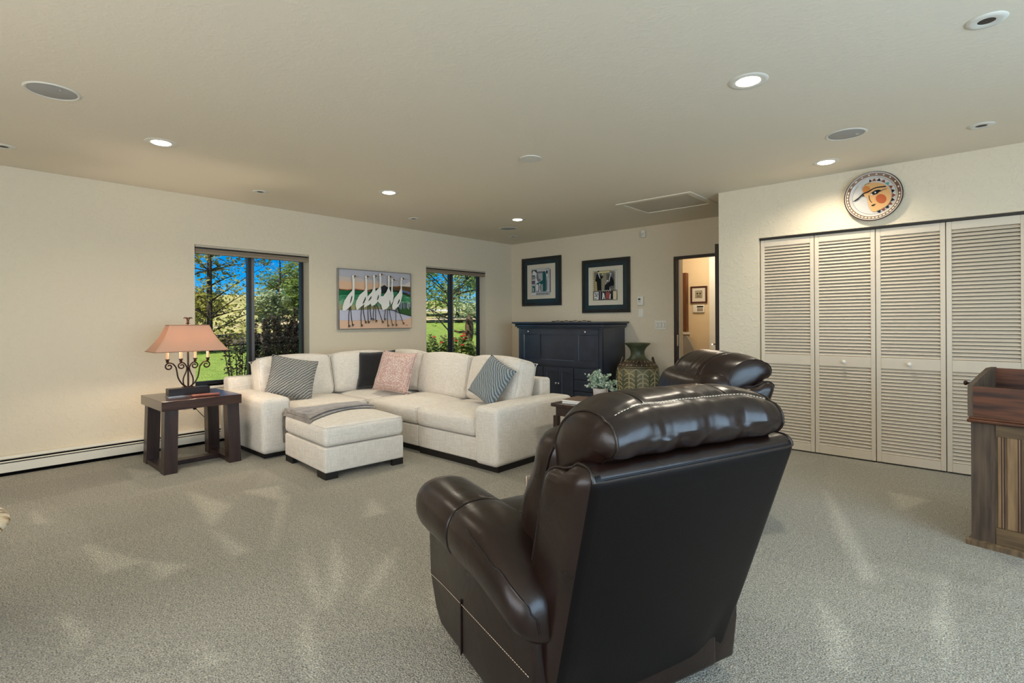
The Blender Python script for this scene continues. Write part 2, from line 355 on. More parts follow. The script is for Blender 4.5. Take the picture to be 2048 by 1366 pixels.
# unseen glazing: right-wall doors, and a near-wall window added for even light
for nm, rect, axis, lab in (('window_3', (-1.25, 3.25, .04, 2.14), 'x', 'wide sliding glass doors in the right wall'), ('added_window', (-3.2, 1.0, .6, 2.1), 'y', 'added unseen window in the near wall')):
    at = X1 + .16 if axis == 'x' else YN - .16
    t = thing(nm, lab, 'window', (0, 0, 0), kind='structure')
    u0, u1, v0, v1 = rect
    for a, b in (((u0, v0), (u1, v0 + .05)), ((u0, v1 - .05), (u1, v1)), ((u0, v0 + .05), (u0 + .05, v1 - .05)), ((u1 - .05, v0 + .05), (u1, v1 - .05)), (((u0 + u1) / 2 - .03, v0 + .05), ((u0 + u1) / 2 + .03, v1 - .05))):
        mb = MB()
        if axis == 'x': mb.box((at, a[0], a[1]), (at + .04, b[0], b[1]))
        else: mb.box((a[0], at - .04, a[1]), (b[0], at, b[1]))
        mb.build('frame_bar', m_bronze, t, 0)
    mb = MB()
    if axis == 'x': mb.box((at + .015, u0 + .05, v0 + .05), (at + .022, u1 - .05, v1 - .05))
    else: mb.box((u0 + .05, at - .022, v0 + .05), (u1 - .05, at - .015, v1 - .05))
    mb.build('pane', m_glass, t, 0)

def slider_window(name, lab, w):
    y0, y1, z0, z1 = w; t = thing(name, lab, 'window', (X0 - .14, (y0 + y1) / 2, z0), kind='structure'); o = t.location
    xf, xb = X0 - .135, X0 - .19; ym = (y0 + y1) / 2
    def bar(nm, a, b, m=m_bronze): MB(o).box(a, b).build(nm, m, t, 0)
    bar('frame_bar', (xb, y0, z0), (xf, y1, z0 + .035)); bar('frame_bar', (xb, y0, z1 - .03), (xf, y1, z1))
    bar('frame_bar', (xb, y0, z0 + .035), (xf, y0 + .03, z1 - .03)); bar('frame_bar', (xb, y1 - .03, z0 + .035), (xf, y1, z1 - .03))
    bar('meeting_stile', (xb + .005, ym - .035, z0 + .035), (xf + .012, ym - .003, z1 - .03)); bar('meeting_stile', (xb + .02, ym + .0, z0 + .035), (xf + .004, ym + .03, z1 - .03), mat('grey_aluminium', (120, 118, 118), .35, .6))
    MB(o).box((xb + .02, y0 + .03, z0 + .035), (xb + .026, ym - .03, z1 - .03)).build('pane', m_glass, t, 0)
    MB(o).box((xb + .03, ym + .03, z0 + .035), (xb + .036, y1 - .03, z1 - .03)).build('pane', m_glass, t, 0)
    MB(o).rbox((X0 - .065, ym, z0 - .012), (.075, (y1 - y0) / 2 - .002, .012), .004, 1).build('sill', m_trim, t)
slider_window('window_1', 'bronze slider window behind the scroll lamp and end table', W1)
slider_window('window_2', 'bronze slider window between the crane painting and the far corner', W2)

def blind(lab, w):
    y0, y1, z0, z1 = w; o = (X0, (y0 + y1) / 2, z1 - .085)
    t = thing('window_blind', lab, 'blind', o)
    mt = mat('blind_taupe', (150, 133, 112), .7); ml = mat('blind_rail', (188, 176, 156), .5)
    MB(o).rbox((X0 - .03, o[1], z1 - .012), (.034, (y1 - y0) / 2 - .004, .011), .004, 1).build('headrail', ml, t)
    MB(o).rbox((X0 - .03, o[1], z1 - .03), (.030, (y1 - y0) / 2 - .006, .006), .003, 1).build('headrail_groove', m_bronze, t)
    for k in range(3): MB(o).rbox((X0 - .03, o[1], z1 - .042 - k * .011), (.027, (y1 - y0) / 2 - .008, .005), .0045, 1).build('pleat', mt, t)
    MB(o).rbox((X0 - .03, o[1], z1 - .077), (.028, (y1 - y0) / 2 - .006, .008), .003, 1).build('bottom_rail', mt, t)
blind('raised taupe cellular blind at the top of the window by the lamp', W1)
blind('raised taupe cellular blind at the top of the window near the corner', W2)

# baseboard heater along the left wall
t = thing('baseboard_left', 'cream metal baseboard heater along the left wall', 'baseboard heater', (X0, 2, 0), kind='structure'); o = t.location
y0, y1 = YN + .02, YB - .02
MB(o).prism([(X0, .155), (X0 + .05, .155), (X0 + .058, .135), (X0 + .05, .128), (X0, .128)], 'y', y0, y1).build('top_cover', m_trim, t, 0)
MB(o).box((X0, y0, .03), (X0 + .03, y1, .128)).build('fin_cavity_shade', m_dark, t, 0)  # black box painting the shade inside the heater slot
MB(o).prism([(X0 + .045, .112), (X0 + .062, .118), (X0 + .066, .11), (X0 + .05, .102)], 'y', y0, y1).build('damper', m_trim, t, 0)
MB(o).prism([(X0 + .055, .094), (X0 + .064, .1), (X0 + .068, .03), (X0 + .055, .028)], 'y', y0, y1).build('front_cover', m_trim, t, 0)
MB(o).box((X0, y0, .0), (X0 + .05, y1, .028)).build('toe_gap_shade', m_dark, t, 0)  # solid black strip standing in for shade under the heater
# back wall baseboard
MB().box((X0 + .07, YB - .015, 0), (DX0 - .02, YB, .09)).build('baseboard_back', m_trim, None, 0)
tag(bpy.data.objects['baseboard_back'], 'cream baseboard along the back wall', 'baseboard', kind='structure')

# ------------------------------------------------------------------ hall beyond the doorway
wall('wall_hall', 'y', 8.0, .1, [-5.0, -1.5], [0, H], [], m_hall, 'warm peach wall at the end of the hall')
wall('wall_hall_side', 'x', -1.7, .1, [YB + .13, 8.0], [0, H], [], m_hall, 'right side wall of the hall behind the doorway')
wall('wall_hall_left', 'x', -5.0, .1, [YB + .13, 8.0], [0, H], [], m_hall, 'left side wall of the hall behind the doorway')
# jamb of the doorway
m_jamb = mat('door_brown', (52, 38, 32), .45, vary=(9, (38, 27, 22), 4), stretch=(1, 1, .1))
t = thing('trim_1', 'dark brown door frame around the hall doorway', 'door frame', ((DX0 + DX1) / 2, YB, 0), kind='structure'); o = t.location
MB(o).box((DX0, YB - .02, 0), (DX0 + .035, YB + .05, DZ - .035)).build('jamb', m_jamb, t, 0)
MB(o).box((DX1 - .03, YB - .01, 0), (DX1, YB + .05, DZ - .035)).build('jamb', m_jamb, t, 0)
MB(o).box((DX0, YB - .02, DZ - .035), (DX1, YB + .05, DZ)).build('head', m_jamb, t, 0)
MB(o).box((DX0, YB + .05, 0), (DX0 + .05, YB + .14, DZ)).build('lining', m_trim, t, 0)
mb = MB(o); mb.box((DX0 + .036, YB - .012, .86), (DX0 + .04, YB + .02, 1.0)); mb.build('strike_plate', m_chrome, t, 0)
# open door leaf, hinged on the right, seen edge-on
t = thing('door_1', 'dark brown hall door standing open, seen edge-on', 'door', (-2.07, YB - .02, 0), kind='structure'); o = t.location
MB(o).rbox((-2.068, 5.925, 1.005), (.02, .41, .985), .003, 1).build('door_leaf', m_jamb, t)
hd = MB(o).lathe([(.026, 0), (.026, .008), (.012, .012), (.010, .05)], n=14).build('rosette', m_chrome, t, loc=(-.019, 5.575 - o.y, .93)); hd.rotation_euler = (0, R(-90), 0)
MB(o).tube([(-2.142, 5.575, .93), (-2.145, 5.60, .93), (-2.145, 5.69, .928)], .009, 8).build('lever_handle', m_chrome, t)
for z in (.25, 1.0, 1.78): MB(o).tube([(-2.062, YB - .016, z - .045), (-2.062, YB - .016, z + .045)], .006, 8).build('hinge', m_chrome, t)

# wood-cased window leaf in the hall
m_pine = mat_wood('stained_pine', (120, 74, 40), (86, 50, 26), .4)
t = thing('hall_cabinet_door', 'tall stained wood casement in the lit hall', 'casement', (-3.62, 7.95, .92)); o = t.location
x0, x1, z0, z1 = -3.66, -3.445, 1.0, 1.93
MB(o).box((x0, 7.9, z0), (x0 + .05, 7.99, z1)).build('stile', m_pine, t, 0); MB(o).box((x1 - .06, 7.9, z0), (x1, 7.99, z1)).build('stile', m_pine, t, 0)
MB(o).box((x0 + .05, 7.9, z1 - .05), (x1 - .06, 7.99, z1)).build('rail', m_pine, t, 0); MB(o).box((x0 + .05, 7.93, z0), (x1 - .06, 7.98, z1 - .05)).build('panel', mat_wood('pine_light', (158, 104, 58), (122, 76, 40), .4), t, 0)
MB(o).box((x0 + .045, 7.885, 1.6), (x0 + .1, 7.9, 1.7)).build('brass_hinge', mat('brass', (180, 140, 70), .3, .9), t, 0)
MB(o).box((x0 - .02, 7.85, .965), (x1 + .02, 7.99, 1.0)).build('sill', m_white, t, 0)
# sloped grey knee wall of the hall stair
t = MB().prism([(-5.0, .0), (-2.9, .0), (-3.10, .5), (-3.24, .70), (-3.365, .935), (-3.38, .945), (-5.0, .945)], 'y', 7.75, 7.8).build('wall_stair', mat('stair_grey', (150, 146, 140), .8, bump=(60, .3, 2)), None, 0)
tag(t, 'grey sloped knee wall of the hall stair', 'wall', kind='structure')
t = MB().box((-3.09, 7.93, 0), (-2.9, 8.0, 2.3)).build('trim_2', m_white, None, 0); tag(t, 'white door casing at the right end of the hall', 'trim', kind='structure')
light('hall_light', 'POINT', (-2.9, 7.2, 2.2), 24, (1, .88, .72), shadow_soft_size=.12)

# ------------------------------------------------------------------ louvred closet doors
m_louv = mat('louvre_cream', (218, 203, 181), .5)
def slat_mesh(w):
    mb = MB(); t = R(42); hw = .0138; th = .003
    c, s_ = cos(t), sin(t); pr = []
    for a, b in ((-hw, -th), (hw, -th), (hw, th), (-hw, th)): pr.append((a * s_ - b * c, a * c + b * s_))
    return mb.prism([(p[0], p[1]) for p in pr], 'x', -w / 2, w / 2)
DW = .4485
slat_me = None
order = ('leftmost louvred closet door, at the corner of the closet wall', 'louvred closet door with knob, second from the wall corner', 'louvred closet door with knob, third from the wall corner', 'rightmost louvred closet door, behind the wooden dry sink')
for k in range(4):
    cx = -1.55 + DW * (k + .5)
    t = thing('door_%d' % (k + 2), order[k], 'closet door', (cx, YC + .055, 0), kind='structure')
    w = DW / 2 - .0025
    sw = .032
    def bar(nm, x0, x1, z0, z1, d=.014): return MB().rbox(((x0 + x1) / 2, 0, (z0 + z1) / 2), ((x1 - x0) / 2, d, (z1 - z0) / 2), .003, 1).build(nm, m_louv, t)
    bar('stile', -w, -w + sw, .012, 1.935); bar('stile', w - sw, w, .012, 1.935)
    bar('top_rail', -w + sw, w - sw, 1.872, 1.935); bar('bottom_rail', -w + sw, w - sw, .012, .082)
    lock = bar('lock_rail', -w + sw, w - sw, .782, .872)
    if slat_me is None:
        sl = slat_mesh(2 * (w - sw)); tmp = sl.build('slat', m_louv, t, 0); slat_me = tmp.data; COL.objects.unlink(tmp); bpy.data.objects.remove(tmp)
    pitch = 1.0 / 35
    for i in range(35): link('slat', slat_me, t, (0, 0, .872 + pitch * (i + .5)))
    for i in range(25): link('slat', slat_me, t, (0, 0, .082 + .70 / 25 * (i + .5)))
    if k in (1, 2):
        kb = MB().lathe([(.006, 0), (.006, .012), (.015, .018), (.017, .026), (.011, .033), (.002, .035)], n=16).build('knob', m_white, lock, loc=(0.0, -.014, .825)); kb.rotation_euler = (R(90), 0, 0)
t = MB().box((-1.553, YC + .03, 1.937), (.26, YC + .08, 1.953)).build('trim_3', m_bronze, None, 0); tag(t, 'dark metal track above the closet doors', 'track', kind='structure')
# ------------------------------------------------------------------ sectional sofa
m_linen = mat_weave('cream_linen', (241, 234, 222), (220, 211, 197), 210, .92, .35)
m_plinth = mat('plinth_black', (22, 17, 15), .5)
def crown(h, top=0., sides=0., front=None):
    def fn(w):
        x, y, z = w.x / h[0], w.y / h[1], w.z / h[2]
        k = lambda a: max(0., 1 - abs(a) ** 2.4)
        w = w.copy()
        if top and w.z > 0: w.z += top * k(x) * k(y)
        if sides:
            w.x += sides * x * k(y) * k(z); w.y += sides * y * k(x) * k(z)
        return w
    return fn
def piping(mb, c, h, z, r=.004, inset=.004):
    a, b = h[0] - inset, h[1] - inset; q = .02
    P = []
    for (sx, sy, a0) in ((1, 1, 0), (-1, 1, 90), (-1, -1, 180), (1, -1, 270)):
        for k in range(4): an = R(a0 + 30 * k); P.append((c[0] + sx * (a - q) + q * cos(an), c[1] + sy * (b - q) + q * sin(an), c[2] + z))
    mb.tube(P, r, 6, closed=True)
so = (-4.2, 3.0, 0)
sofa = thing('sectional_sofa', 'cream woven L-shaped sectional sofa under the crane painting', 'sofa', so)
def blk(nm, x0, x1, y0, y1, z0, z1, r=.03, m=None, fn=None, n=(4, 4, 3), parent=None):
    h = ((x1 - x0) / 2, (y1 - y0) / 2, (z1 - z0) / 2)
    return MB(so).rbox(((x0 + x1) / 2, (y0 + y1) / 2, (z0 + z1) / 2), h, r, 3, n, fn(h) if fn else None).build(nm, m or m_linen, parent or sofa, 60)
# bases and dark plinths
for (x0, x1, y0, y1) in ((-5.6, -4.63, 2.145, 2.94), (-5.6, -4.62, 2.945, 3.93), (-4.615, -3.815, 2.945, 3.93), (-3.81, -3.05, 2.945, 3.93)):
    blk('base', x0, x1, y0, y1, .055, .245, .015)
for (x0, x1, y0, y1) in ((-5.56, -4.66, 1.93, 2.93), (-5.56, -3.83, 2.985, 3.9), (-3.8, -2.82, 2.955, 3.9)):
    MB(so).box((x0, y0, 0), (x1, y1, .056)).build('plinth', m_plinth, sofa, 0)
# seat cushions
cs = lambda h: crown(h, .035, .012)
for (x0, x1, y0, y1) in ((-5.40, -4.605, 2.15, 2.935), (-5.42, -4.62, 2.945, 3.72), (-4.615, -3.822, 2.93, 3.75), (-3.815, -3.055, 2.92, 3.75)):
    c = blk('seat_cushion', x0, x1, y0, y1, .25, .415, .045, fn=cs, n=(10, 10, 4))
    mb = MB(so); hh = ((x1 - x0) / 2, (y1 - y0) / 2, 0); cc = ((x0 + x1) / 2, (y0 + y1) / 2, 0)
    piping(mb, cc, hh, .402, .003, .012); mb.build('piping', m_linen, c)
# arms
def arm_fn(h):
    def fn(w):
        w = w.copy()
        if w.z > 0: w.z += .018 * max(0, 1 - (w.x / h[0]) ** 2) * max(0, 1 - (w.y / h[1]) ** 2)
        return w
    return fn
blk('arm', -5.6, -4.59, 1.885, 2.14, .045, .525, .045, fn=arm_fn, n=(8, 4, 6))
blk('arm', -3.045, -2.79, 2.905, 3.93, .045, .51, .045, fn=arm_fn, n=(4, 8, 6))
# back frames
blk('back_frame', -5.61, -5.45, 1.92, 3.93, .245, .655, .03)
blk('back_frame', -5.445, -3.05, 3.78, 3.935, .245, .655, .03)
# back cushions: lean against the frames, soft edges
def back_cushion(c, w, hgt, d, rz, lean=12):
    h = (w / 2, d / 2, hgt / 2)
    def fn(p):
        q = p.copy(); k = lambda a: max(0., 1 - abs(a) ** 2.2)
        q.y += p.y / h[1] * .035 * k(p.x / h[0]) * k(p.z / h[2]); q.z += (p.z / h[2]) * .012 * k(p.x / h[0])
        q.x -= p.x / h[0] * .012 * k(p.z / h[2]) * 0
        if p.z > 0: q.z -= .018 * abs(p.x / h[0]) ** 3 * (p.z / h[2])
        q.y += .012 * noise.noise(Vector((p.x * 6 + c[0], p.z * 6, c[1])))
        return q
    mb = MB(so); mb.T = Matrix.Translation(c) @ Matrix.Rotation(rz, 4, 'Z') @ Matrix.Rotation(R(-lean), 4, 'X')
    mb.rbox((0, 0, 0), h, .05, 3, (12, 3, 12), fn); o = mb.build('back_cushion', m_linen, sofa, 60)
    for s_ in (-1, 1):
        mb = MB(so); mb.T = Matrix.Translation(c) @ Matrix.Rotation(rz, 4, 'Z') @ Matrix.Rotation(R(-lean), 4, 'X')
        P = [fn(Vector((x, s_ * (h[1] - .012), z))) * 1 for (x, z) in [(-h[0] + .012, -h[2] + .06), (-h[0] + .012, h[2] - .05), (-h[0] + .05, h[2] - .012), (h[0] - .05, h[2] - .012), (h[0] - .012, h[2] - .05), (h[0] - .012, -h[2] + .06)]]
        mb.tube(crom(P, 6), .0028, 6); mb.build('seam', m_linen, o)
# cushion front faces: local -y is the front
back_cushion((-5.285, 2.49, .625), .77, .44, .2, R(90), 14)
back_cushion((-5.285, 3.25, .635), .72, .43, .2, R(90), 12)
back_cushion((-4.85, 3.62, .645), .62, .43, .19, 0, 12)
back_cushion((-4.17, 3.62, .63), .76, .44, .2, 0, 13)
back_cushion((-3.41, 3.60, .63), .74, .43, .22, R(-6), 14)

# ------------------------------------------------------------------ ottoman
oo = (-4.04, 2.33, 0)
ott = thing('ottoman', 'cream woven square ottoman in front of the sectional', 'ottoman', oo, R(-4.4))
MB().rbox((0, 0, .145), (.405, .34, .095), .015, 2, (3, 3, 2)).build('base', m_linen, ott)
h = (.408, .343, .0775)
oc = MB().rbox((0, 0, .322), h, .04, 3, (12, 12, 4), crown(h, .04, .012)).build('seat_cushion', m_linen, ott, 60)
mb = MB(); piping(mb, (0, 0, 0), h, .392, .003, .010); mb.build('piping', m_linen, oc)
for sx in (-1, 1):
    for sy in (-1, 1):
        f = MB().prism([(sx * .4, sy * .335), (sx * .4, sy * .235), (sx * .37, sy * .235), (sx * .37, sy * .305), (sx * .25, sy * .305), (sx * .25, sy * .335)], 'z', 0, .05).build('foot', m_plinth, ott, 0)
# folded throw draped over the ottoman
m_throw = mat('throw_grey', (150, 140, 128), .95, spec=.1, sheen=.5, vary=(18, (124, 114, 104), 3), bump=(90, .3, 2))
th = thing('throw_blanket', 'folded grey throw blanket draped over the ottoman corner', 'blanket', (-4.2, 2.35, .43), R(-4.4))
def OT(x, y):  # crown of the ottoman top
    k = lambda a: max(0., 1 - min(1, abs(a)) ** 2.4); return .4 + .04 * k(x / .408) * k(y / .343)
off = Vector((-.16, .02, .43))
def fold(base, thick, xr0, xr1, hang, y0, y1, ph):
    """cloth lying over the ottoman's far-left half: right edge slants from xr0 (front) to xr1 (rear), left edge hangs"""
    secs = []; NY = 30
    for i in range(NY + 1):
        q = i / NY; y = y0 + (y1 - y0) * q; xr_ = xr0 + (xr1 - xr0) * q + .008 * sin(q * 9 + ph)
        fr = max(0, 1 - q * 3.2); wav = .008 * fr * (1 + sin(q * 26 + ph)); hg = hang * (1 - .55 * q) + .02 * sin(q * 14 + ph)
        top = []; bot = []; NX = 22
        for k in range(NX + 1):
            x = xr_ - (xr_ + .40) * k / NX; rip = (.006 * noise.noise(Vector((x * 11, y * 5, ph))) + wav * (.5 + .5 * sin(x * 30 + ph)) + .006 * fr * sin(x * 42)) * (1 if k > 1 else .3)
            z = OT(x, max(-.343, min(.343, y))) + base - (.05 * max(0, -y - .335) / .02 if y < -.335 else 0)
            edge = sqrt(max(0, 1 - (1 - min(1, k / 2.2)) ** 2))
            th_ = thick * (.25 + .75 * edge); top.append((x, y, z + .5 * thick + th_ * .5 + max(-.002, rip))); bot.append((x, y, z + .5 * thick - th_ * .5 + .001))
        for k in range(1, 9):
            a = k / 8; xx = -.40 - (.03 + base * 1.2 + .035 * fr) * sin(min(1, a * 2.5) * pi / 2) - .012 * sin(y * 22 + ph) * a; zz = OT(-.4, 0) + base - hg * a ** 1.3
            top.append((xx - thick * .6, y + .02 * a * sin(ph + q * 7), zz + thick * .4 * (1 - a))); bot.append((xx, y + .02 * a * sin(ph + q * 7), zz - .004))
        secs.append([Vector(p) - off for p in top + bot[::-1]])
    return secs
for nm, args in (('lower_fold', (.002, .016, .135, -.05, .25, -.342, .34, .4)), ('upper_fold', (.02, .018, .115, -.07, .14, -.335, .33, 2.1))):
    MB().loft(fold(*args)).build(nm, m_throw, th, 60)
rotm = Matrix.Rotation(R(-4.4), 4, 'Z'); th.location = Vector(oo) + rotm @ off

# ------------------------------------------------------------------ scatter pillows
def mat_ribbed(name, c1, c2, sc=46., diag=45.):
    m = mat(name, c1, .85, spec=.2, sheen=.25); n, l = nodes_of(m); b = n['Principled BSDF']
    tc = n.new('ShaderNodeTexCoord'); mp = n.new('ShaderNodeMapping'); mp.inputs['Rotation'].default_value = (0, 0, R(diag)); l.new(tc.outputs['Object'], mp.inputs[0])
    w = n.new('ShaderNodeTexWave'); w.inputs['Scale'].default_value = sc / 6.28 * 2; w.inputs['Distortion'].default_value = 3.; w.inputs['Detail'].default_value = 1; w.inputs['Detail Scale'].default_value = 1.2; l.new(mp.outputs[0], w.inputs['Vector'])
    x = n.new('ShaderNodeMix'); x.data_type = 'RGBA'; x.inputs[6].default_value = lin(c2); x.inputs[7].default_value = lin(c1); l.new(w.outputs['Fac'], x.inputs[0]); l.new(x.outputs[2], b.inputs['Base Color'])
    bp = n.new('ShaderNodeBump'); bp.inputs['Strength'].default_value = .8; bp.inputs['Distance'].default_value = .008; l.new(w.outputs['Fac'], bp.inputs['Height']); l.new(bp.outputs[0], b.inputs['Normal'])
    return m
def mat_spots(name, c1, c2, sc=75.):
    m = mat(name, c1, .7, sheen=.2); n, l = nodes_of(m); b = n['Principled BSDF']
    tc = n.new('ShaderNodeTexCoord'); v = n.new('ShaderNodeTexVoronoi'); v.inputs['Scale'].default_value = sc; v.inputs['Randomness'].default_value = .55; l.new(tc.outputs['Object'], v.inputs['Vector'])
    r = n.new('ShaderNodeMapRange'); r.inputs[1].default_value = .32; r.inputs[2].default_value = .42; l.new(v.outputs['Distance'], r.inputs[0])
    x = n.new('ShaderNodeMix'); x.data_type = 'RGBA'; x.inputs[6].default_value = lin(c2); x.inputs[7].default_value = lin(c1); l.new(r.outputs[0], x.inputs[0]); l.new(x.outputs[2], b.inputs['Base Color'])
    bp = n.new('ShaderNodeBump'); bp.inputs['Strength'].default_value = .4; bp.inputs['Distance'].default_value = .004; l.new(r.outputs[0], bp.inputs['Height']); bp.invert = True; l.new(bp.outputs[0], b.inputs['Normal'])
    return m
def pillow(name, lab, m, c, w, h, t, face, tilt, roll, m2=None):
    """scatter pillow; face = yaw of its front normal, tilt = lean back, roll = turn in its plane"""
    N = 18; mb = MB(); front = []; back = []
    for i in range(N + 1):
        for j in range(N + 1):
            u, v = -1 + 2 * i / N, -1 + 2 * j / N
            pin = 1 - .07 * (1 - abs(u) ** 2) * abs(v) ** 3 - .0
            pin2 = 1 - .07 * (1 - abs(v) ** 2) * abs(u) ** 3
            d = t / 2 * (max(0, 1 - u ** 4) * max(0, 1 - v ** 4)) ** .55 * (1 + .12 * noise.noise(Vector((u * 2 + c[0], v * 2, c[1]))))
            x, y = u * w / 2 * pin2, v * h / 2 * pin
            front.append((x, y, d)); back.append((x, y, -d * .8))
    fs = []; K = (N + 1) ** 2
    for i in range(N):
        for j in range(N):
            a = i * (N + 1) + j; fs.append((a, a + N + 1, a + N + 2, a + 1)); fs.append((K + a, K + a + 1, K + a + N + 2, K + a + N + 1))
    mb.add(front + back, fs)
    o = mb.build(name, m, None, 0)
    bm = bmesh.new(); bm.from_mesh(o.data); bmesh.ops.remove_doubles(bm, verts=bm.verts, dist=.0004); bmesh.ops.recalc_face_normals(bm, faces=bm.faces); bm.to_mesh(o.data); bm.free()
    o.data.polygons.foreach_set('use_smooth', [True] * len(o.data.polygons))
    o.matrix_world = Matrix.Translation(c) @ Matrix.Rotation(face, 4, 'Z') @ Matrix.Rotation(R(90), 4, 'X') @ Matrix.Rotation(R(-tilt), 4, 'X') @ Matrix.Rotation(roll, 4, 'Z')
    # hem seam
    P = []
    for k in range(48):
        e, q = divmod(k, 12); s_ = -1 + 2 * q / 12
        u, v = ((s_, -1), (1, s_), (-s_, 1), (-1, -s_))[e]
        P.append((u * w / 2 * (1 - .07 * (1 - v * v) * abs(u) ** 3), v * h / 2 * (1 - .07 * (1 - u * u) * abs(v) ** 3), 0))
    s2 = MB().tube(P, .004, 6, closed=True).build('hem', m2 or m, o)
    return tag(o, lab, 'pillow', 'scatter pillows on the sectional')
m_rib = mat_ribbed('ribbed_grey', (176, 174, 166), (96, 97, 95)); m_rib2 = mat_ribbed('ribbed_blue_grey', (166, 174, 174), (88, 98, 102), 44, -45)
# local +y of an upright pillow is up; rotation face=0 turns its front to -y
pillow('scatter_pillow', 'ribbed grey pillow leaning by the left sofa arm', m_rib, (-5.0, 2.335, .648), .43, .42, .14, R(72), 24, R(-13))
pillow('scatter_pillow', 'plain black pillow in the sofa corner', mat('black_velvet', (20, 20, 24), .9, sheen=.3, vary=(40, (12, 12, 15))), (-5.02, 3.30, .66), .42, .42, .12, R(40), 20, R(4))
pillow('scatter_pillow', 'pink and white spotted pillow beside the black one', mat_spots('spotted_pink', (196, 158, 146), (232, 220, 210)), (-4.58, 3.24, .665), .45, .44, .15, R(18), 22, R(-3))
pillow('scatter_pillow', 'ribbed blue-grey pillow leaning by the right sofa arm', m_rib2, (-3.262, 3.34, .655), .39, .39, .13, R(0), 27, R(-22))

# ------------------------------------------------------------------ end table with lamp
m_esp = mat_wood('espresso_oak', (58, 36, 28), (38, 22, 17), .38, 2, 30, .15); m_espt = mat_wood('espresso_top', (74, 50, 40), (54, 34, 27), .22, 1, 26, .4)
et = thing('end_table', 'espresso wood end table with slab legs under the lamp', 'side table', (-5.045, 1.478, 0)); o = et.location
MB(o).rbox((-5.045, 1.478, .537), (.305, .295, .038), .003, 1).build('table_top', m_espt, et)
for sx, x in ((1, -4.795), (-1, -5.297)):
    for sy, y in ((-1, 1.243), (1, 1.722)):
        b = [(x - .048, y - .047), (x + .048, y - .047), (x + .048, y + .047), (x - .048, y + .047)]
        tp = [(p[0] - sx * .012, p[1] - sy * -.006 - sy * .018) for p in b]
        MB(o).loft([[(p[0], p[1], 0) for p in b], [(p[0], p[1], .499) for p in tp]]).build('leg', m_esp, et, 0)
for y in (1.243, 1.722): MB(o).box((-5.248, y - .042, 0.004), (-4.843, y + .042, .04)).build('side_stretcher', m_esp, et, 0)
MB(o).box((-5.09, 1.286, .004), (-5.0, 1.679, .038)).build('cross_stretcher', m_esp, et, 0)

m_iron = mat('oiled_bronze', (44, 32, 26), .42, .65, vary=(30, (70, 48, 34)))
lp = thing('table_lamp', 'bronze scroll lamp with salmon rectangular shade on the end table', 'lamp', (-5.03, 1.45, .575)); o = lp.location; ly = 1.45; lx = -5.03
bs = MB(o).rbox((lx, ly, .609), (.045, .155, .034), .004, 1).build('base', mat('lamp_base_bronze', (48, 40, 38), .3, .4), lp)
MB(o).box((lx - .05, ly - .16, .5755), (lx + .05, ly + .16, .582)).build('base_foot', mat('brushed_steel', (170, 165, 158), .3, .8), bs, 0)
MB(o).box((lx - .03, ly - .04, .643), (lx + .03, ly + .04, .65)).build('stem_plate', m_iron, bs, 0)
MB(o).tube([(lx, ly, .648), (lx, ly, 1.18)], .0075, 10).build('stem', m_iron, lp)
MB(o).lathe([(.004, 0), (.011, .008), (.012, .018), (.006, .026)], (lx, ly, .795), 12).build('collar', m_iron, lp)
def spiral(cy, cz, r0, a0, turns, sgn, n=26):
    out = []
    for i in range(n + 1):
        t = i / n; a = a0 + sgn * t * turns * 2 * pi; r = r0 * (1 - .72 * t); out.append((lx, cy + r * cos(a), cz + r * sin(a)))
    return out
for sg in (-1, 1):
    # outer arm
    P = [(lx, ly + sg * .02, .648), (lx, ly + sg * .05, .68), (lx, ly + sg * .075, .73), (lx, ly + sg * .085, .79), (lx, ly + sg * .092, .82), (lx, ly + sg * .112, .848)]
    P = crom(P, 5) + [Vector(p) for p in spiral(ly + sg * .140, .826, .032, R(115) if sg > 0 else R(65), 1.25, -sg)]
    MB(o).tube(P, .0058, 8).build('scroll_arm', m_iron, lp)
    # inner arm
    P = [(lx, ly + sg * .012, .648), (lx, ly + sg * .034, .67), (lx, ly + sg * .036, .72), (lx, ly + sg * .016, .775), (lx, ly + sg * .01, .81), (lx, ly + sg * .022, .84)]
    P = crom(P, 5) + [Vector(p) for p in spiral(ly + sg * .048, .826, .030, R(115) if sg > 0 else R(65), 1.25, -sg)]
    MB(o).tube(P, .0056, 8).build('scroll_arm', m_iron, lp)
for dy in (-.152, -.054, .054, .152):
    cp = MB(o).lathe([(.003, 0), (.011, .006), (.013, .012), (.008, .018), (.016, .024), (.016, .031)], (lx, ly + dy, .858), 14).build('candle_cup', m_iron, lp)
    MB(o).lathe([(.0105, 0), (.0115, .01), (.0105, .09), (.004, .094)], (lx, ly + dy, .889), 12).build('candle_sleeve', mat('candle_ivory', (240, 226, 196), .5, trans=((250, 230, 190), .4)), cp)
m_shade = mat('shade_salmon', (196, 158, 134), .85, trans=((214, 168, 140), .15), bump=(160, .1, 1))
secs = []
for i in range(9):
    t = i / 8; k = t + .11 * sin(pi * t)   # flared panels, concave towards the top
    hy = .275 + (.15 - .275) * k; hx = .155 + (.065 - .155) * k; z = .955 + .217 * t; q = .012; ring = []
    for (sx, sy) in ((1, 1), (-1, 1), (-1, -1), (1, -1)):
        cs_ = [(sx * (hx - q), sy * hy), (sx * hx, sy * (hy - q))]
        if sx * sy > 0: cs_ = cs_[::-1]
        for p in cs_: ring.append((lx + p[0], ly + p[1], z))
    secs.append(ring)
inner = [[(lx + (p[0] - lx) * .985, ly + (p[1] - ly) * .992, p[2]) for p in s_] for s_ in secs]
sh = MB(o).loft(secs + inner[::-1], cap=False, closed=True).build('shade', m_shade, lp, 30)
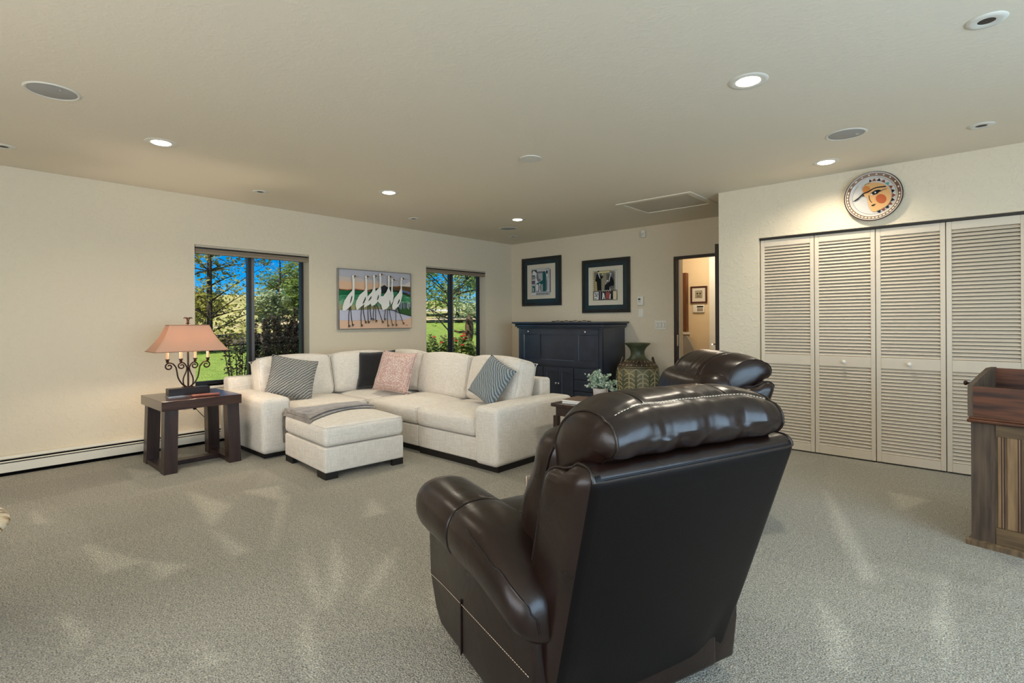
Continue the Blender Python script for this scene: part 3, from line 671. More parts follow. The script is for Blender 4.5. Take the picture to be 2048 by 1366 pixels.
for nm, s_ in (('bottom_trim', secs[0]), ('top_trim', secs[-1])): MB(o).tube(s_, .0035, 6, closed=True).build(nm, mat('shade_trim', (150, 112, 92), .8), sh)
MB(o).box((lx - .063, ly - .006, 1.166), (lx + .063, ly + .006, 1.17)).build('spider', m_iron, sh, 0)
fn = MB(o).lathe([(.012, 0), (.02, .006), (.008, .016), (.012, .026), (.006, .034)], (lx, ly, 1.176), 14).build('finial', m_iron, lp)
for k in range(6):
    a = k * pi / 3; MB(o).tube(crom([(lx, ly, 1.2), (lx + .012 * cos(a), ly + .012 * sin(a), 1.228), (lx + .026 * cos(a), ly + .026 * sin(a), 1.236), (lx + .034 * cos(a), ly + .034 * sin(a), 1.226)], 4), lambda t: .006 * (1 - .6 * t), 6).build('finial_leaf', m_iron, fn)
for dy in (-.1, .1): light('lamp_bulb', 'POINT', (lx, ly + dy, 1.05), 6., (1, .84, .64), shadow_soft_size=.025)
# lamp cord with inline switch
cd = thing('lamp_cord', 'thin black lamp cord with inline switch hanging behind the end table', 'cord', (-5.3, 1.6, .3)); o = cd.location
MB(o).tube(crom([(-5.086, 1.52, .579), (-5.36, 1.54, .579), (-5.385, 1.55, .52), (-5.39, 1.60, .42), (-5.42, 1.70, .3), (-5.5, 1.80, .2), (-5.62, 1.83, .19), (-5.655, 1.84, .165)], 6), .0028, 6).build('cable', m_dark, cd)
MB(o).rbox((-5.388, 1.605, .41), (.009, .013, .018), .005, 2).build('inline_switch', m_dark, cd)
ot = MB((X0, 1.62, .37)).rbox((X0 + .004, 1.62, .37), (.004, .012, .014), .002, 1).build('wall_jack', mat('brass_dull', (140, 112, 72), .4, .6)); tag(ot, 'tiny brass wall jack low on the wall behind the end table', 'wall jack')
cs_ = MB((-4.85, 1.545, .576)); cs_.T = Matrix.Translation((-4.86, 1.53, .576)) @ Matrix.Rotation(R(82), 4, 'Z')
cs_.rbox((0, 0, .009), (.105, .028, .009), .008, 3, (6, 2, 1), lambda w: Vector((w.x, w.y * (1 - .35 * (w.x + .1)), w.z))); ot = cs_.build('slim_case', mat_wood('red_brown_lacquer', (150, 84, 62), (126, 66, 48), .3, 0)); tag(ot, 'slim reddish-brown case lying on the end table', 'case')

# little dark table in the corner between armoire and left wall
m_black = mat('black_lacquer', (26, 27, 32), .35, coat=.2)
t = thing('corner_table', 'low black table between the armoire and the left wall', 'side table', (-5.42, 5.45, 0)); o = t.location
MB(o).rbox((-5.42, 5.45, .645), (.235, .22, .016), .004, 1).build('table_top', m_black, t)
for sx in (-1, 1):
    for sy in (-1, 1): MB(o).box((-5.42 + sx * .2 - .02, 5.45 + sy * .19 - .02, 0), (-5.42 + sx * .2 + .02, 5.45 + sy * .19 + .02, .63)).build('leg', m_black, t, 0)
MB(o).box((-5.62, 5.255, .56), (-5.22, 5.27, .628)).build('apron', m_black, t, 0)
# side table between sofa arm and second recliner, with book and eucalyptus
t = thing('side_table', 'dark espresso side table beside the right sofa arm holding the plant', 'side table', (-2.33, 3.57, 0)); o = t.location
MB(o).rbox((-2.33, 3.57, .517), (.25, .25, .014), .004, 1).build('table_top', m_esp, t)
MB(o).box((-2.55, 3.35, .43), (-2.11, 3.79, .5)).build('apron', m_esp, t, 0)
for sx in (-1, 1):
    for sy in (-1, 1): MB(o).box((-2.33 + sx * .215 - .02, 3.57 + sy * .215 - .02, 0), (-2.33 + sx * .215 + .02, 3.57 + sy * .215 + .02, .43)).build('leg', m_esp, t, 0)
for k, (c, lab) in enumerate((((206, 200, 190), 'thin pale magazine under another on the side table'), ((120, 96, 78), 'brown-covered magazine on top on the side table'))):
    mb = MB((-2.45, 3.52, .531 + k * .014)); mb.T = Matrix.Translation((-2.44, 3.5 + .01 * k, .5317 + k * .0135)) @ Matrix.Rotation(R(12 - 9 * k), 4, 'Z')
    mb.box((-.085, -.12, 0), (.085, .12, .012)); bk = mb.build('magazine', mat('paper_white', (236, 232, 222), .7), None, 0); tag(bk, lab, 'magazine', 'magazines on the side table')
    mb = MB((-2.45, 3.52, .531 + k * .014)); mb.T = Matrix.Translation((-2.44, 3.5 + .01 * k, .5317 + k * .0135)) @ Matrix.Rotation(R(12 - 9 * k), 4, 'Z')
    mb.box((-.086, -.121, .0121), (.086, .121, .0128)); mb.build('cover', mat('cover_%d' % k, c, .4), bk, 0)
pl = thing('potted_eucalyptus', 'small potted eucalyptus in a white ceramic pot', 'plant', (-2.262, 3.56, .531)); o = pl.location
MB(o).lathe([(.045, 0), (.05, .01), (.062, .12), (.060, .122), (.055, .118), (.05, .10)], (o[0], o[1], .531), 24).build('pot', mat('chalky_ceramic', (214, 206, 196), .6, vary=(12, (176, 150, 128), 4)), pl)
MB(o).lathe([(.053, 0), (.02, .008)], (o[0], o[1], .63), 16).build('soil', m_dark, pl)
m_euc = [mat('eucalyptus_%d' % i, c, .5, trans=(c, .25)) for i, c in enumerate(((178, 198, 176), (206, 218, 200), (140, 164, 140)))]
rr = random.Random(3); st = MB(o); lv = [MB(o) for _ in range(3)]
for s_ in range(52):
    a = rr.uniform(0, 2 * pi); e = rr.uniform(.15, 1.45); L = rr.uniform(.10, .17)
    d = Vector((cos(a) * cos(e), sin(a) * cos(e), sin(e) * .9)); P = crom([Vector((o[0], o[1], .64)) + d * .01, Vector((o[0], o[1], .655)) + d * L * .55, Vector((o[0], o[1], .645)) + d * L + Vector((0, 0, -.02 * cos(e)))], 6)
    st.tube(P, .0013, 4)
    for p in P[4:]:
        for q in range(2):
            n_ = Vector((rr.uniform(-1, 1), rr.uniform(-1, 1), rr.uniform(-.3, 1))).normalized(); u = n_.orthogonal().normalized(); v = n_.cross(u); rad = rr.uniform(.007, .013); cc = p + u * rad * (1 if q else -1) * 1.05
            lv[rr.randrange(3)].face([cc + u * rad * cos(k * pi / 3) + v * rad * .9 * sin(k * pi / 3) + n_ * .0015 * (k % 2) for k in range(6)])
st.build('stems', mat('stem_green', (110, 128, 90), .7), pl, kind='stuff')
for k in range(3): lv[k].build('leaves', m_euc[k], pl, 0, kind='stuff')
# ------------------------------------------------------------------ leather recliners (local: x forward, +y the chair's left, z up)
m_lea = mat_leather('brown_leather', (17, 9, 7), (36, 19, 13), .28); m_vinyl = mat('back_vinyl', (13, 9, 9), .38, spec=.13, bump=(220, .04, 2)); m_thread = mat('cream_thread', (205, 188, 165), .8); m_pipe = mat('leather_piping', (24, 14, 11), .35)
xr = lambda z: -.505 + (.83 - z) * .327      # rear plane of the leaning back
def dashes(path, step=.011, on=.6, r=.0012):
    """stitches laid along a polyline"""
    P = crom(path, 10); mb = MB(); acc = 0.; L = [0.]
    for i in range(1, len(P)): L.append(L[-1] + (P[i] - P[i - 1]).length)
    def at(s_):
        for i in range(1, len(P)):
            if L[i] >= s_: return P[i - 1].lerp(P[i], (s_ - L[i - 1]) / max(1e-9, L[i] - L[i - 1]))
        return P[-1]
    while acc + step < L[-1]: mb.tube([at(acc), at(acc + step * on)], r, 4); acc += step
    return mb
def make_recliner(label):
    c = thing('recliner', label, 'armchair', (0, 0, 0), 0, 'brown leather recliners')
    # --- outer back shell
    h = (.1, .4, .415)
    def shell(w):
        z = w.z + .435; t = max(0, min(1, z / .85)); q = Vector((w.x, w.y * (.895 + .105 * t), w.z))
        if w.x < 0: q.x -= .012 * max(0, 1 - (w.y / .4) ** 2) * sin(pi * t)          # padded rear panel
        fold = exp(-((w.y + .30) / .05) ** 2) * max(0, 1 - t * 2.6) + exp(-((w.y - .30) / .06) ** 2) * max(0, 1 - t * 3)
        if w.x < 0: q.x += .02 * fold
        if w.x > 0 and w.z > .25: q.z -= .02 * ((w.z - .25) / .15) ** 2
        q.x += xr(z) + .1; return q
    sh = MB().rbox((0, 0, .435), h, .05, 4, (3, 22, 20), shell).build('back_shell', [m_vinyl, m_lea], c, 80)
    for p in sh.data.polygons: p.material_index = 1 if (abs(p.normal.y) > .55 or p.normal.x > .3 or p.normal.z > .45) else 0
    MB().tube(snap(sh, [(xr(.822) - .01, y, .822) for y in [.385 - .77 * i / 16 for i in range(17)]], .0005, 0), .0042, 6).build('rear_seam', m_pipe, sh)
    for s_ in (1, -1):
        P = [(xr(.82) - .005, s_ * .375, .822), (xr(.85) + .04, s_ * .372, .87), (xr(.85) + .12, s_ * .372, .865), (xr(.80) + .19, s_ * .378, .80), (xr(.65) + .195, s_ * .385, .65), (xr(.5) + .2, s_ * .378, .5), (xr(.36) + .2, s_ * .372, .36)]
        MB().tube(snap(sh, P), .0045, 6).build('wing_piping', m_pipe, sh)
    # --- inner back cushion
    h2 = (.095, .335, .25)
    def inner(w):
        z = w.z + .645; q = w.copy(); k = max(0, 1 - (w.y / .335) ** 4) * max(0, 1 - (w.z / .25) ** 4)
        if w.x > 0: q.x += .05 * k + .012 * cos(w.z * 24)
        q.x += xr(z) + .285; return q
    ib = MB().rbox((0, 0, .645), h2, .088, 5, (3, 10, 16), inner).build('back_cushion', m_lea, c, 80)
    for s_ in (1, -1): MB().tube(snap(ib, [(xr(z) + .25, s_ * .345, z) for z in [.43 + .43 * i / 12 for i in range(13)]], .0005, 0), .0045, 6).build('piping', m_pipe, ib)
    # --- headrest roll with three puffed panels
    prof = [(-.435, .842), (-.478, .862), (-.503, .905), (-.487, .955), (-.43, .990), (-.355, 1.003), (-.265, .985), (-.19, .94), (-.14, .87), (-.125, .80), (-.16, .73), (-.31, .74)]
    prof = [(p.x, p.y) for p in crom([(a, b, 0) for a, b in prof], 7, True)]; cx, cz = -.335, .90; SA = 2.5; secs = []; NS = 84
    for i in range(NS + 1):
        t = -1 + 2 * i / NS; y = .006 + .333 * t
        at_ = abs(t); e = 1 - .42 * max(0., (at_ - .45) / .55) ** 2.2; ce = max(0., (at_ - .45) / .55) ** 1.6; cxe = cx - .075 * ce; cze = cz - .004 * ce
        if at_ > .93: e *= sqrt(max(.12, 1 - ((at_ - .93) / .0705) ** 2))
        pf = 0.
        for sy in (.165, -.155): pf += .045 * exp(-((y - sy) / .012) ** 2) + .02 * exp(-((y - sy) / .05) ** 2)
        ring = []
        for j, (px, pz) in enumerate(prof):
            a = math.atan2(pz - cz, px - cx)
            wr = 1 + .022 * sin(y * 46 + 5 * noise.noise(Vector((y * 4, a, 1.)))) * exp(-((a + 2.9 if a < 0 else a - 3.4) / .55) ** 2) + .045 * noise.noise(Vector((y * 13, a * .8, 3.1))) * (.4 + .6 * (px < cx)) + .012 * noise.noise(Vector((y * 38, a * 1.3, 9.)))
            puff = 1 - pf * (1 if -.6 < a < 2.35 else (max(0., 1 - (a - 2.35) / .25) if a > 0 else .15))
            valley = 1 - .045 * exp(-((a - SA) / .09) ** 2)          # horizontal seam that pulls the leather in
            k = e * puff * wr * valley
            ring.append((cxe + (px - cx) * k, y + .012 * (pz - cz) / .1 * 0, cze + (pz - cz) * k))
        secs.append(ring)
    hr = MB().loft(secs).build('headrest', m_lea, c, 80)
    seam = []; ring = secs[NS // 2]; cc = sum((Vector(q) for q in ring), Vector()) / len(ring); js = min(range(len(ring)), key=lambda j: abs(math.atan2(ring[j][2] - cc.z, ring[j][0] - cc.x) - SA))
    for i in range(6, NS - 5):
        p = secs[i][js]; seam.append(Vector(p) + Vector((-.001, 0, .002)))
    dashes(seam[::2], .012).build('stitching', m_thread, hr, kind='stuff', label='pale stitching across the headrest')
    for sy in (.165, -.155):
        ring = min(secs, key=lambda s_: abs(s_[0][1] - sy)); MB().tube([Vector(p) + (Vector(p) - Vector((cx, p[1], cz))).normalized() * .0005 for p in ring if -.5 < math.atan2(p[2] - cz, p[0] - cx) < SA], .0026, 5).build('panel_seam', m_pipe, hr)
    for k in (3, NS - 3):
        ring = secs[k]; MB().tube([Vector(p) + (Vector(p) - Vector((cx, p[1], cz))).normalized() * .001 for p in ring], .0032, 5, closed=True).build('end_seam', m_pipe, hr)
    # --- seat and base
    h3 = (.36, .235, .09)
    MB().rbox((.13, 0, .365), h3, .06, 3, (8, 8, 3), crown(h3, .04, .01)).build('seat_cushion', m_lea, c, 80)
    MB().rbox((.06, 0, .195), (.34, .30, .135), .02, 2).build('seat_base', m_lea, c)
    h4 = (.05, .235, .16)
    MB().rbox((.46, 0, .23), h4, .04, 3, (2, 6, 6), lambda w: Vector((w.x + (.02 * max(0, 1 - (w.z / .16) ** 2) if w.x > 0 else 0), w.y, w.z))).build('footrest', m_lea, c, 80)
    for sx in (-.08, .36):
        for sy in (-.24, .24): MB().box((sx - .025, sy - .025, 0), (sx + .025, sy + .025, .06)).build('foot', m_plinth, c, 0)
    # --- arms
    for s_ in (1, -1):
        a = MB(); pts = [(.40, .05), (.455, .09), (.515, .2), (.528, .36), (.49, .46), (-.15, .46), (-.275, .40), (-.28, .2), (-.262, .05)]
        pa = MB(); pa.prism(pts, 'y', s_ * .285, s_ * .402)
        ao = pa.build('arm_panel', m_lea, c, 30)
        bm = bmesh.new(); bm.from_mesh(ao.data); bmesh.ops.bevel(bm, geom=bm.edges[:], offset=.014, segments=3, affect='EDGES', profile=.5); bmesh.ops.recalc_face_normals(bm, faces=bm.faces); bm.to_mesh(ao.data); bm.free()
        ao.data.polygons.foreach_set('use_smooth', [True] * len(ao.data.polygons)); ao.data.set_sharp_from_angle(angle=R(50))
        yq = s_ * .4035
        MB().tube([(.20, yq, .052), (.20, yq, .24)], .0035, 5).build('panel_joint', m_pipe, ao)
        dashes([(.52, yq, .20), (.36, yq, .215), (.1, yq, .228), (-.27, yq, .245)], .012).build('stitching', m_thread, ao, kind='stuff', label='pale stitch line along the arm panel')
        secs = []; X = [-.315, -.30, -.27, -.22, -.15, -.06, .05, .12, .14, .16, .25, .35, .42, .465, .495, .512, .520]
        for x in X:
            t = (x + .315) / .835
            yc = .36; ry = .122; zc = .488; rz = .108
            if x < 0: q = (-x / .315); zc -= .075 * q ** 1.6; rz -= .03 * q ** 2; ry -= .014 * q ** 2
            e = 1.
            if x > .42: e = sqrt(max(.02, 1 - ((x - .42) / .1005) ** 2.6))
            if x < -.27: e = .55 + .45 * sqrt(max(0, 1 - ((-.27 - x) / .0455) ** 2))
            bandk = 1 - .03 * exp(-((x - .14) / .012) ** 2)
            ring = []
            for k in range(32):
                an = 2 * pi * k / 32; cy, sz = cos(an), sin(an)
                sg = lambda v, p: math.copysign(abs(v) ** p, v)
                y = yc + ry * e * bandk * sg(cy, .8); z = zc + rz * e * bandk * sg(sz, .8)
                if z < zc: y -= .035 * ((zc - z) / rz) ** 2 * (1 if cy > 0 else -.3)
                ring.append((x, s_ * y, z + .004 * noise.noise(Vector((x * 7, y * 9, s_)))))
            secs.append(ring if s_ < 0 else ring[::-1])
        ap = MB().loft(secs).build('arm_pad', m_lea, c, 80)
        ring = secs[X.index(.14)]
        MB().tube(ring, .0045, 6, closed=True).build('arm_band', m_pipe, ap)
        P = [(.02, s_ * .452, .548), (-.06, s_ * .447, .533), (-.15, s_ * .440, .508), (-.23, s_ * .430, .475), (-.29, s_ * .415, .43), (-.305, s_ * .405, .39)]
        MB().tube(snap(ap, P), .0032, 6).build('arm_seam', m_pipe, ap)
    return c
r1 = make_recliner('brown leather recliner in the foreground with its back turned')
r1.location = (-1.008, 1.521, 0); r1.rotation_euler = (0, 0, R(160.91))
def copy_tree(o, parent=None):
    c = o.copy(); COL.objects.link(c); c.parent = parent
    for ch in list(o.children): copy_tree(ch, c)
    return c
r2 = copy_tree(r1); r2['label'] = 'brown leather recliner farther back, beside the closet doors'
r2.location = (-1.455, 2.97, 0); r2.rotation_euler = (0, 0, R(229))
pw = pillow('lap_pillow', 'fuzzy beige pillow on the seat of the foreground recliner', mat('beige_fur', (206, 184, 160), .95, sheen=.6, vary=(60, (172, 148, 124), 4), bump=(140, .8, 3)), (0, 0, 0), .32, .21, .08, 0, 0, 0)
pw['group'] = 'cushions on the recliners'
pw.matrix_world = Matrix.Translation((-1.008, 1.521, 0)) @ Matrix.Rotation(R(160.91), 4, 'Z') @ Matrix.Translation((.02, .10, .59)) @ Matrix.Rotation(R(90), 4, 'Z') @ Matrix.Rotation(R(90 - 14), 4, 'X')
# ------------------------------------------------------------------ navy armoire
m_navy = mat('navy_black_lacquer', (47, 56, 71), .34, coat=.5, vary=(5, (39, 47, 60), 3))
ax0, ax1, ay0, ay1 = -5.06, -3.635, 5.76, 6.335
am = thing('armoire', 'navy-black wooden media armoire against the back wall', 'cabinet', ((ax0 + ax1) / 2, (ay0 + ay1) / 2, 0)); o = am.location
m_navb = mat('navy_edge_highlight', (78, 90, 108), .3, coat=.4)  # lighter navy puts an edge highlight into the panel bead colour
MB(o).box((ax0, ay0 + .02, .06), (ax1, ay1, 1.09)).build('body', m_navy, am, 0)
MB(o).box((ax0 - .015, ay0 - .01, 0), (ax1 + .015, ay1, .075)).build('plinth', m_navy, am, 0)
for (w, z0, z1, nm) in ((.02, 1.085, 1.105, 'cornice_bead'), (.04, 1.105, 1.135, 'cornice_cove'), (.075, 1.152, 1.175, 'cornice_cap')):
    MB(o).rbox(((ax0 + ax1) / 2, (ay0 - w + ay1) / 2, (z0 + z1) / 2), ((ax1 - ax0) / 2 + w, (ay1 - ay0 + w) / 2, (z1 - z0) / 2), .006, 2).build(nm, m_navy, am)
MB(o).loft([[(ax0 - a, ay0 - a, z), (ax1 + a, ay0 - a, z), (ax1 + a, ay1, z), (ax0 - a, ay1, z)] for a, z in ((.03, 1.134), (.042, 1.142), (.065, 1.153))]).build('cornice_slope', m_navy, am, 0)
for x in (ax0, ax1 - .045): MB(o).box((x, ay0, .075), (x + .045, ay0 + .03, 1.085)).build('face_stile', m_navy, am, 0)
def framed(nm, x0, x1, z0, z1, cols, st, rl, th=.022, yy=ay0 - .004, top=None):
    """door with sunk panels; returns it"""
    top = top or rl
    d = MB(o); xs = [x0 + st, *[v for a in cols for v in a], x1 - st]
    edges = [x0] + [q for a in cols for q in (a[0], a[1])] + [x1]
    f = MB(o); f.box((x0, yy, z1 - top), (x1, yy + th, z1)); door = f.build(nm, m_navy, am, 0)
    MB(o).box((x0, yy, z0), (x1, yy + th, z0 + rl)).build('rail', m_navy, door, 0)
    for i in range(0, len(edges), 2): MB(o).box((edges[i], yy, z0 + rl), (edges[i + 1], yy + th, z1 - top)).build('stile', m_navy, door, 0)
    for a, b in cols:
        MB(o).box((a, yy + .014, z0 + rl), (b, yy + .02, z1 - top)).build('panel', m_navy, door, 0)
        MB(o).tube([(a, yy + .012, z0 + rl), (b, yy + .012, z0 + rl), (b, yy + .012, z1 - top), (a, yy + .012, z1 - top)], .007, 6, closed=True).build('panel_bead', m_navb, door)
    return door
m_pew = mat('pewter', (196, 196, 200), .22, .9)
def knob(x, z, par, yy=ay0 - .004):
    k = MB().lathe([(.007, 0), (.007, .014), (.014, .018), (.016, .025), (.009, .032), (.001, .033)], n=12).build('knob', m_pew, par, loc=(x - o.x, yy - o.y, z)); k.rotation_euler = (R(90), 0, 0)
fl = framed('flap_door', ax0 + .05, ax1 - .05, .575, 1.075, [(ax0 + .10, ax0 + .345), (ax0 + .405, ax1 - .43), (ax1 - .37, ax1 - .10)], .05, .07, top=.075)
knob(ax0 + .20, 1.038, fl); knob(ax1 - .245, 1.038, fl)
d1 = framed('cupboard_door', -4.60, -4.345, .09, .545, [(-4.545, -4.40)], .05, .06); knob(-4.365, .33, d1)
d2 = framed('cupboard_door', -4.34, -4.085, .09, .545, [(-4.285, -4.14)], .05, .06); knob(-4.32, .33, d2)
for x0, x1 in ((-4.075, ax1 - .05), (ax0 + .05, -4.61)):
    for z0, z1 in ((.405, .545), (.25, .395), (.09, .24)):
        dr = MB(o).rbox(((x0 + x1) / 2, ay0 + .006, (z0 + z1) / 2), ((x1 - x0) / 2, .011, (z1 - z0) / 2), .005, 1).build('drawer', m_navy, am); knob((x0 + x1) / 2, (z0 + z1) / 2 + .01, dr, ay0 - .005)
# garland lying on top of the armoire
t = thing('scroll_ornament', 'flat dark scrollwork ornament lying on top of the armoire', 'ornament', (-4.25, 5.95, 1.175)); g = t.location
for k in range(9):
    x = -4.55 + k * .075; MB(g).tube([(x + .03 * cos(a) * (1 - a / 14), 5.93 + .03 * sin(a) * (1 - a / 14), 1.181 + .006 * (k % 2)) for a in [i * .5 for i in range(18)]], .0055, 5).build('scroll', m_iron, t)

# ------------------------------------------------------------------ leaf-carved floor vase
m_vase = mat('olive_glaze', (92, 96, 66), .45, vary=(7, (60, 66, 46), 4)); m_vb = mat('vase_brown', (84, 66, 46), .5, vary=(10, (58, 46, 34), 3)); m_vl = mat('vase_cream', (178, 166, 128), .6)
vx, vy = -3.22, 5.93
vs = thing('floor_vase', 'tall green and brown clay vase with leaf relief beside the armoire', 'vase', (vx, vy, 0)); o = vs.location
def vprof(z):
    P = [(0, .15), (.02, .165), (.12, .21), (.28, .25), (.42, .266), (.54, .262), (.615, .243), (.66, .2), (.695, .13), (.72, .10), (.76, .083), (.80, .084), (.84, .1), (.875, .135), (.893, .157), (.903, .16)]
    for i in range(len(P) - 1):
        if z <= P[i + 1][0]: a, b = P[i], P[i + 1]; t_ = (z - a[0]) / (b[0] - a[0]); t_ = t_ * t_ * (3 - 2 * t_) * .3 + t_ * .7; return a[1] + (b[1] - a[1]) * t_
    return P[-1][1]
MB(o).lathe([(vprof(.62 * i / 30), .62 * i / 30) for i in range(31)], (vx, vy, 0), 48).build('body', mat('vase_ground', (128, 118, 84), .55, vary=(9, (96, 92, 62), 4)), vs, 60)
MB(o).lathe([(vprof(.62 + .08 * i / 6) + .001, .62 + .08 * i / 6) for i in range(7)], (vx, vy, 0), 48, False).build('shoulder', m_vb, vs, 60)
MB(o).lathe([(vprof(.70 + .203 * i / 14) + .001, .70 + .203 * i / 14) for i in range(15)] + [(.15, .9), (.09, .84), (.07, .78)], (vx, vy, 0), 48, False).build('neck', m_vase, vs, 60)
def vp(a, z, k=.003): r = vprof(z) + k; return (vx + r * cos(a), vy + r * sin(a), z)
for z in (.605, .625): MB(o).tube([vp(2 * pi * k / 40, z, .002) for k in range(40)], .006, 6, closed=True).build('ring_band', m_vb, vs)
NL = 10
for k in range(NL):
    a0 = 2 * pi * k / NL + .1; da = pi / NL
    if -cos(a0 - R(-62)) > .45: continue
    lf = MB(o).tube([vp(a0, .05 + .53 * i / 12, .004) for i in range(13)], lambda t_: .009, 6).build('leaf_rib', m_vase, vs)
    for s_ in (-1, 1):
        MB(o).tube([vp(a0 + s_ * da * .97, .05 + .49 * i / 10, .001) for i in range(11)] + [vp(a0 + s_ * da * .6, .565, .002), vp(a0, .595, .002)], .0045, 5).build('leaf_edge', m_vl, lf)
    for i in range(9):
        z = .08 + i * .053
        for s_ in (-1, 1): MB(o).tube([vp(a0 + s_ * da * .16, z, .002), vp(a0 + s_ * da * .55, z + .028, .003), vp(a0 + s_ * da * .9, z + .035, .001)], .0062, 5).build('leaf_vein', m_vl, lf)
for k in range(22):
    a = 2 * pi * k / 22; MB(o).tube([vp(a, .632, .002), vp(a + .06, .685, .002)], .005, 5).build('shoulder_rib', m_vl, vs)
for k in range(4):
    a = pi / 2 * k - 1.0; c = Vector(vp(a, .685, .0)); MB(o).tube([Vector(vp(a - .16, .65, .004)), c + Vector((cos(a) * .03, sin(a) * .03, .015)), c + Vector((cos(a) * .035, sin(a) * .035, .04)), Vector(vp(a + .16, .65, .004))], .012, 7).build('lug_handle', m_vb, vs)

# ------------------------------------------------------------------ things on the back wall
def on_back(x, z, d): return (x, YB - d, z)
def frame_pic(name, lab, x0, x1, z0, z1, fw, fm, lip=None, yy=YB, d=.025, cat='picture'):
    t = thing(name, lab, cat, ((x0 + x1) / 2, yy, z0)); o = t.location
    q = fw
    def side(pts): MB(o).loft([[(a, yy - .001, b) for a, b in pts], [(a, yy - d, b) for a, b in pts]][::-1]).build('frame_side', fm, t, 0)
    side([(x0, z0), (x1, z0), (x1 - q, z0 + q), (x0 + q, z0 + q)]); side([(x1, z0), (x1, z1), (x1 - q, z1 - q), (x1 - q, z0 + q)])
    side([(x1, z1), (x0, z1), (x0 + q, z1 - q), (x1 - q, z1 - q)]); side([(x0, z1), (x0, z0), (x0 + q, z0 + q), (x0 + q, z1 - q)])
    return t, o
class Art:
    """flat print made of thin coloured shapes laid over each other; (s, t) in 0..1 over a rectangle on a wall facing -y or +x"""
    def __init__(s, t, o, rect, at, axis='y'): s.t = t; s.o = o; s.r = rect; s.at = at; s.axis = axis; s.k = 0; s.mats = []; s.mb = MB(o)
    def P(s, p, lift):
        a = s.r[0] + (s.r[1] - s.r[0]) * p[0]; b = s.r[2] + (s.r[3] - s.r[2]) * p[1]
        return (a, s.at - lift, b) if s.axis == 'y' else (s.at + lift, a, b)
    def poly(s, pts, col):
        s.k += 1; key = tuple(col); m = mat('print_%02x%02x%02x' % key, key, .55, spec=.2)
        if m not in s.mats: s.mats.append(m)
        s.mb.cur = s.mats.index(m); lift = .0004 * s.k
        ar = sum(pts[i][0] * pts[(i + 1) % len(pts)][1] - pts[(i + 1) % len(pts)][0] * pts[i][1] for i in range(len(pts)))
        if ar < 0: pts = pts[::-1]
        s.mb.face([s.P(p, lift) for p in pts]); return s
    def rect(s, a, b, c, d, col): return s.poly([(a, c), (b, c), (b, d), (a, d)], col)
    def line(s, pts, w, col):
        w /= 2; asp = (s.r[1] - s.r[0]) / (s.r[3] - s.r[2])
        s.k += 1; key = tuple(col); m = mat('print_%02x%02x%02x' % key, key, .55, spec=.2)
        if m not in s.mats: s.mats.append(m)
        s.mb.cur = s.mats.index(m); lift = .0004 * s.k
        for i in range(len(pts) - 1):
            (x0, y0), (x1, y1) = pts[i], pts[i + 1]; dx, dy = (x1 - x0) * asp, y1 - y0; L = sqrt(dx * dx + dy * dy) or 1; nx, ny = -dy / L * w / asp, dx / L * w
            s.mb.face([s.P(p, lift) for p in ((x0 - nx, y0 - ny), (x1 - nx, y1 - ny), (x1 + nx, y1 + ny), (x0 + nx, y0 + ny))])
        return s
    def ell(s, c, rx, ry, col, n=18): return s.poly([(c[0] + rx * cos(2 * pi * k / n), c[1] + ry * sin(2 * pi * k / n)) for k in range(n)], col)
    def done(s, nm='print', m0=None): return s.mb.build(nm, s.mats, s.t, 0)
m_frame = mat('black_frame', (16, 16, 18), .3, coat=.3); m_mat_teal = mat('teal_mat', (28, 52, 58), .35, vary=(5, (22, 40, 50), 2)); m_mat_cream = mat('cream_mat', (214, 206, 188), .6); m_pglass = None
def matted(lab, x0, x1, z0, z1):
    t, o = frame_pic('framed_print', lab, x0, x1, z0, z1, .045, m_frame)
    t['group'] = 'matted prints above the armoire'
    MB(o).box((x0 + .04, YB - .008, z0 + .04), (x1 - .04, YB - .002, z1 - .04)).build('backing', m_dark, t, 0)
    def matbd(nm, i0, i1, d, m): # ring between insets
        for a in (((x0 + i0, z0 + i0), (x1 - i0, z0 + i1)), ((x0 + i0, z1 - i1), (x1 - i0, z1 - i0)), ((x0 + i0, z0 + i1), (x0 + i1, z1 - i1)), ((x1 - i1, z0 + i1), (x1 - i0, z1 - i1))):
            MB(o).box((a[0][0], YB - d, a[0][1]), (a[1][0], YB - d + .004, a[1][1])).build(nm, m, t, 0)
    w, hh = x1 - x0, z1 - z0
    matbd('outer_mat', .045, .108, .018, m_mat_teal); matbd('inner_mat', .108, .20, .014, m_mat_cream)
    return t, o, (x0 + .2, x1 - .2, z0 + .19, z1 - .19)
t, o, rc = matted('teal-matted print of a seated pianist, left above the armoire', -5.492, -4.714, 1.425, 2.182)
rc = (-5.492 + .185, -4.714 - .2, 1.425 + .15, 2.182 - .16)
A = Art(t, o, rc, YB - .0135)
K, WH, TE, GY, LG = (14, 16, 20), (222, 222, 220), (30, 92, 92), (120, 118, 128), (176, 178, 182)
A.rect(0, 1, 0, 1, K).rect(.03, .97, .03, .97, LG).rect(.04, .30, .72, .92, K).poly([(.05, .75), (.1, .9), (.22, .88), (.3, .8), (.34, .78), (.28, .74)], WH).rect(.3, .74, .88, .95, WH)
A.rect(.30, .78, .16, .86, GY).rect(.60, .76, .16, .84, TE).poly([(.36, .8), (.6, .8), (.6, .55), (.4, .62)], LG).rect(.04, .26, .44, .70, (96, 90, 108)).rect(.05, .24, .56, .6, WH).rect(.05, .24, .64, .66, WH)
A.poly([(.22, .46), (.24, .68), (.3, .62), (.36, .5), (.5, .52), (.55, .58), (.58, .56), (.52, .48), (.36, .42), (.3, .4)], WH).poly([(.26, .44), (.45, .5), (.6, .56), (.6, .4), (.5, .4), (.44, .2), (.40, .2), (.4, .42), (.3, .42)], TE)
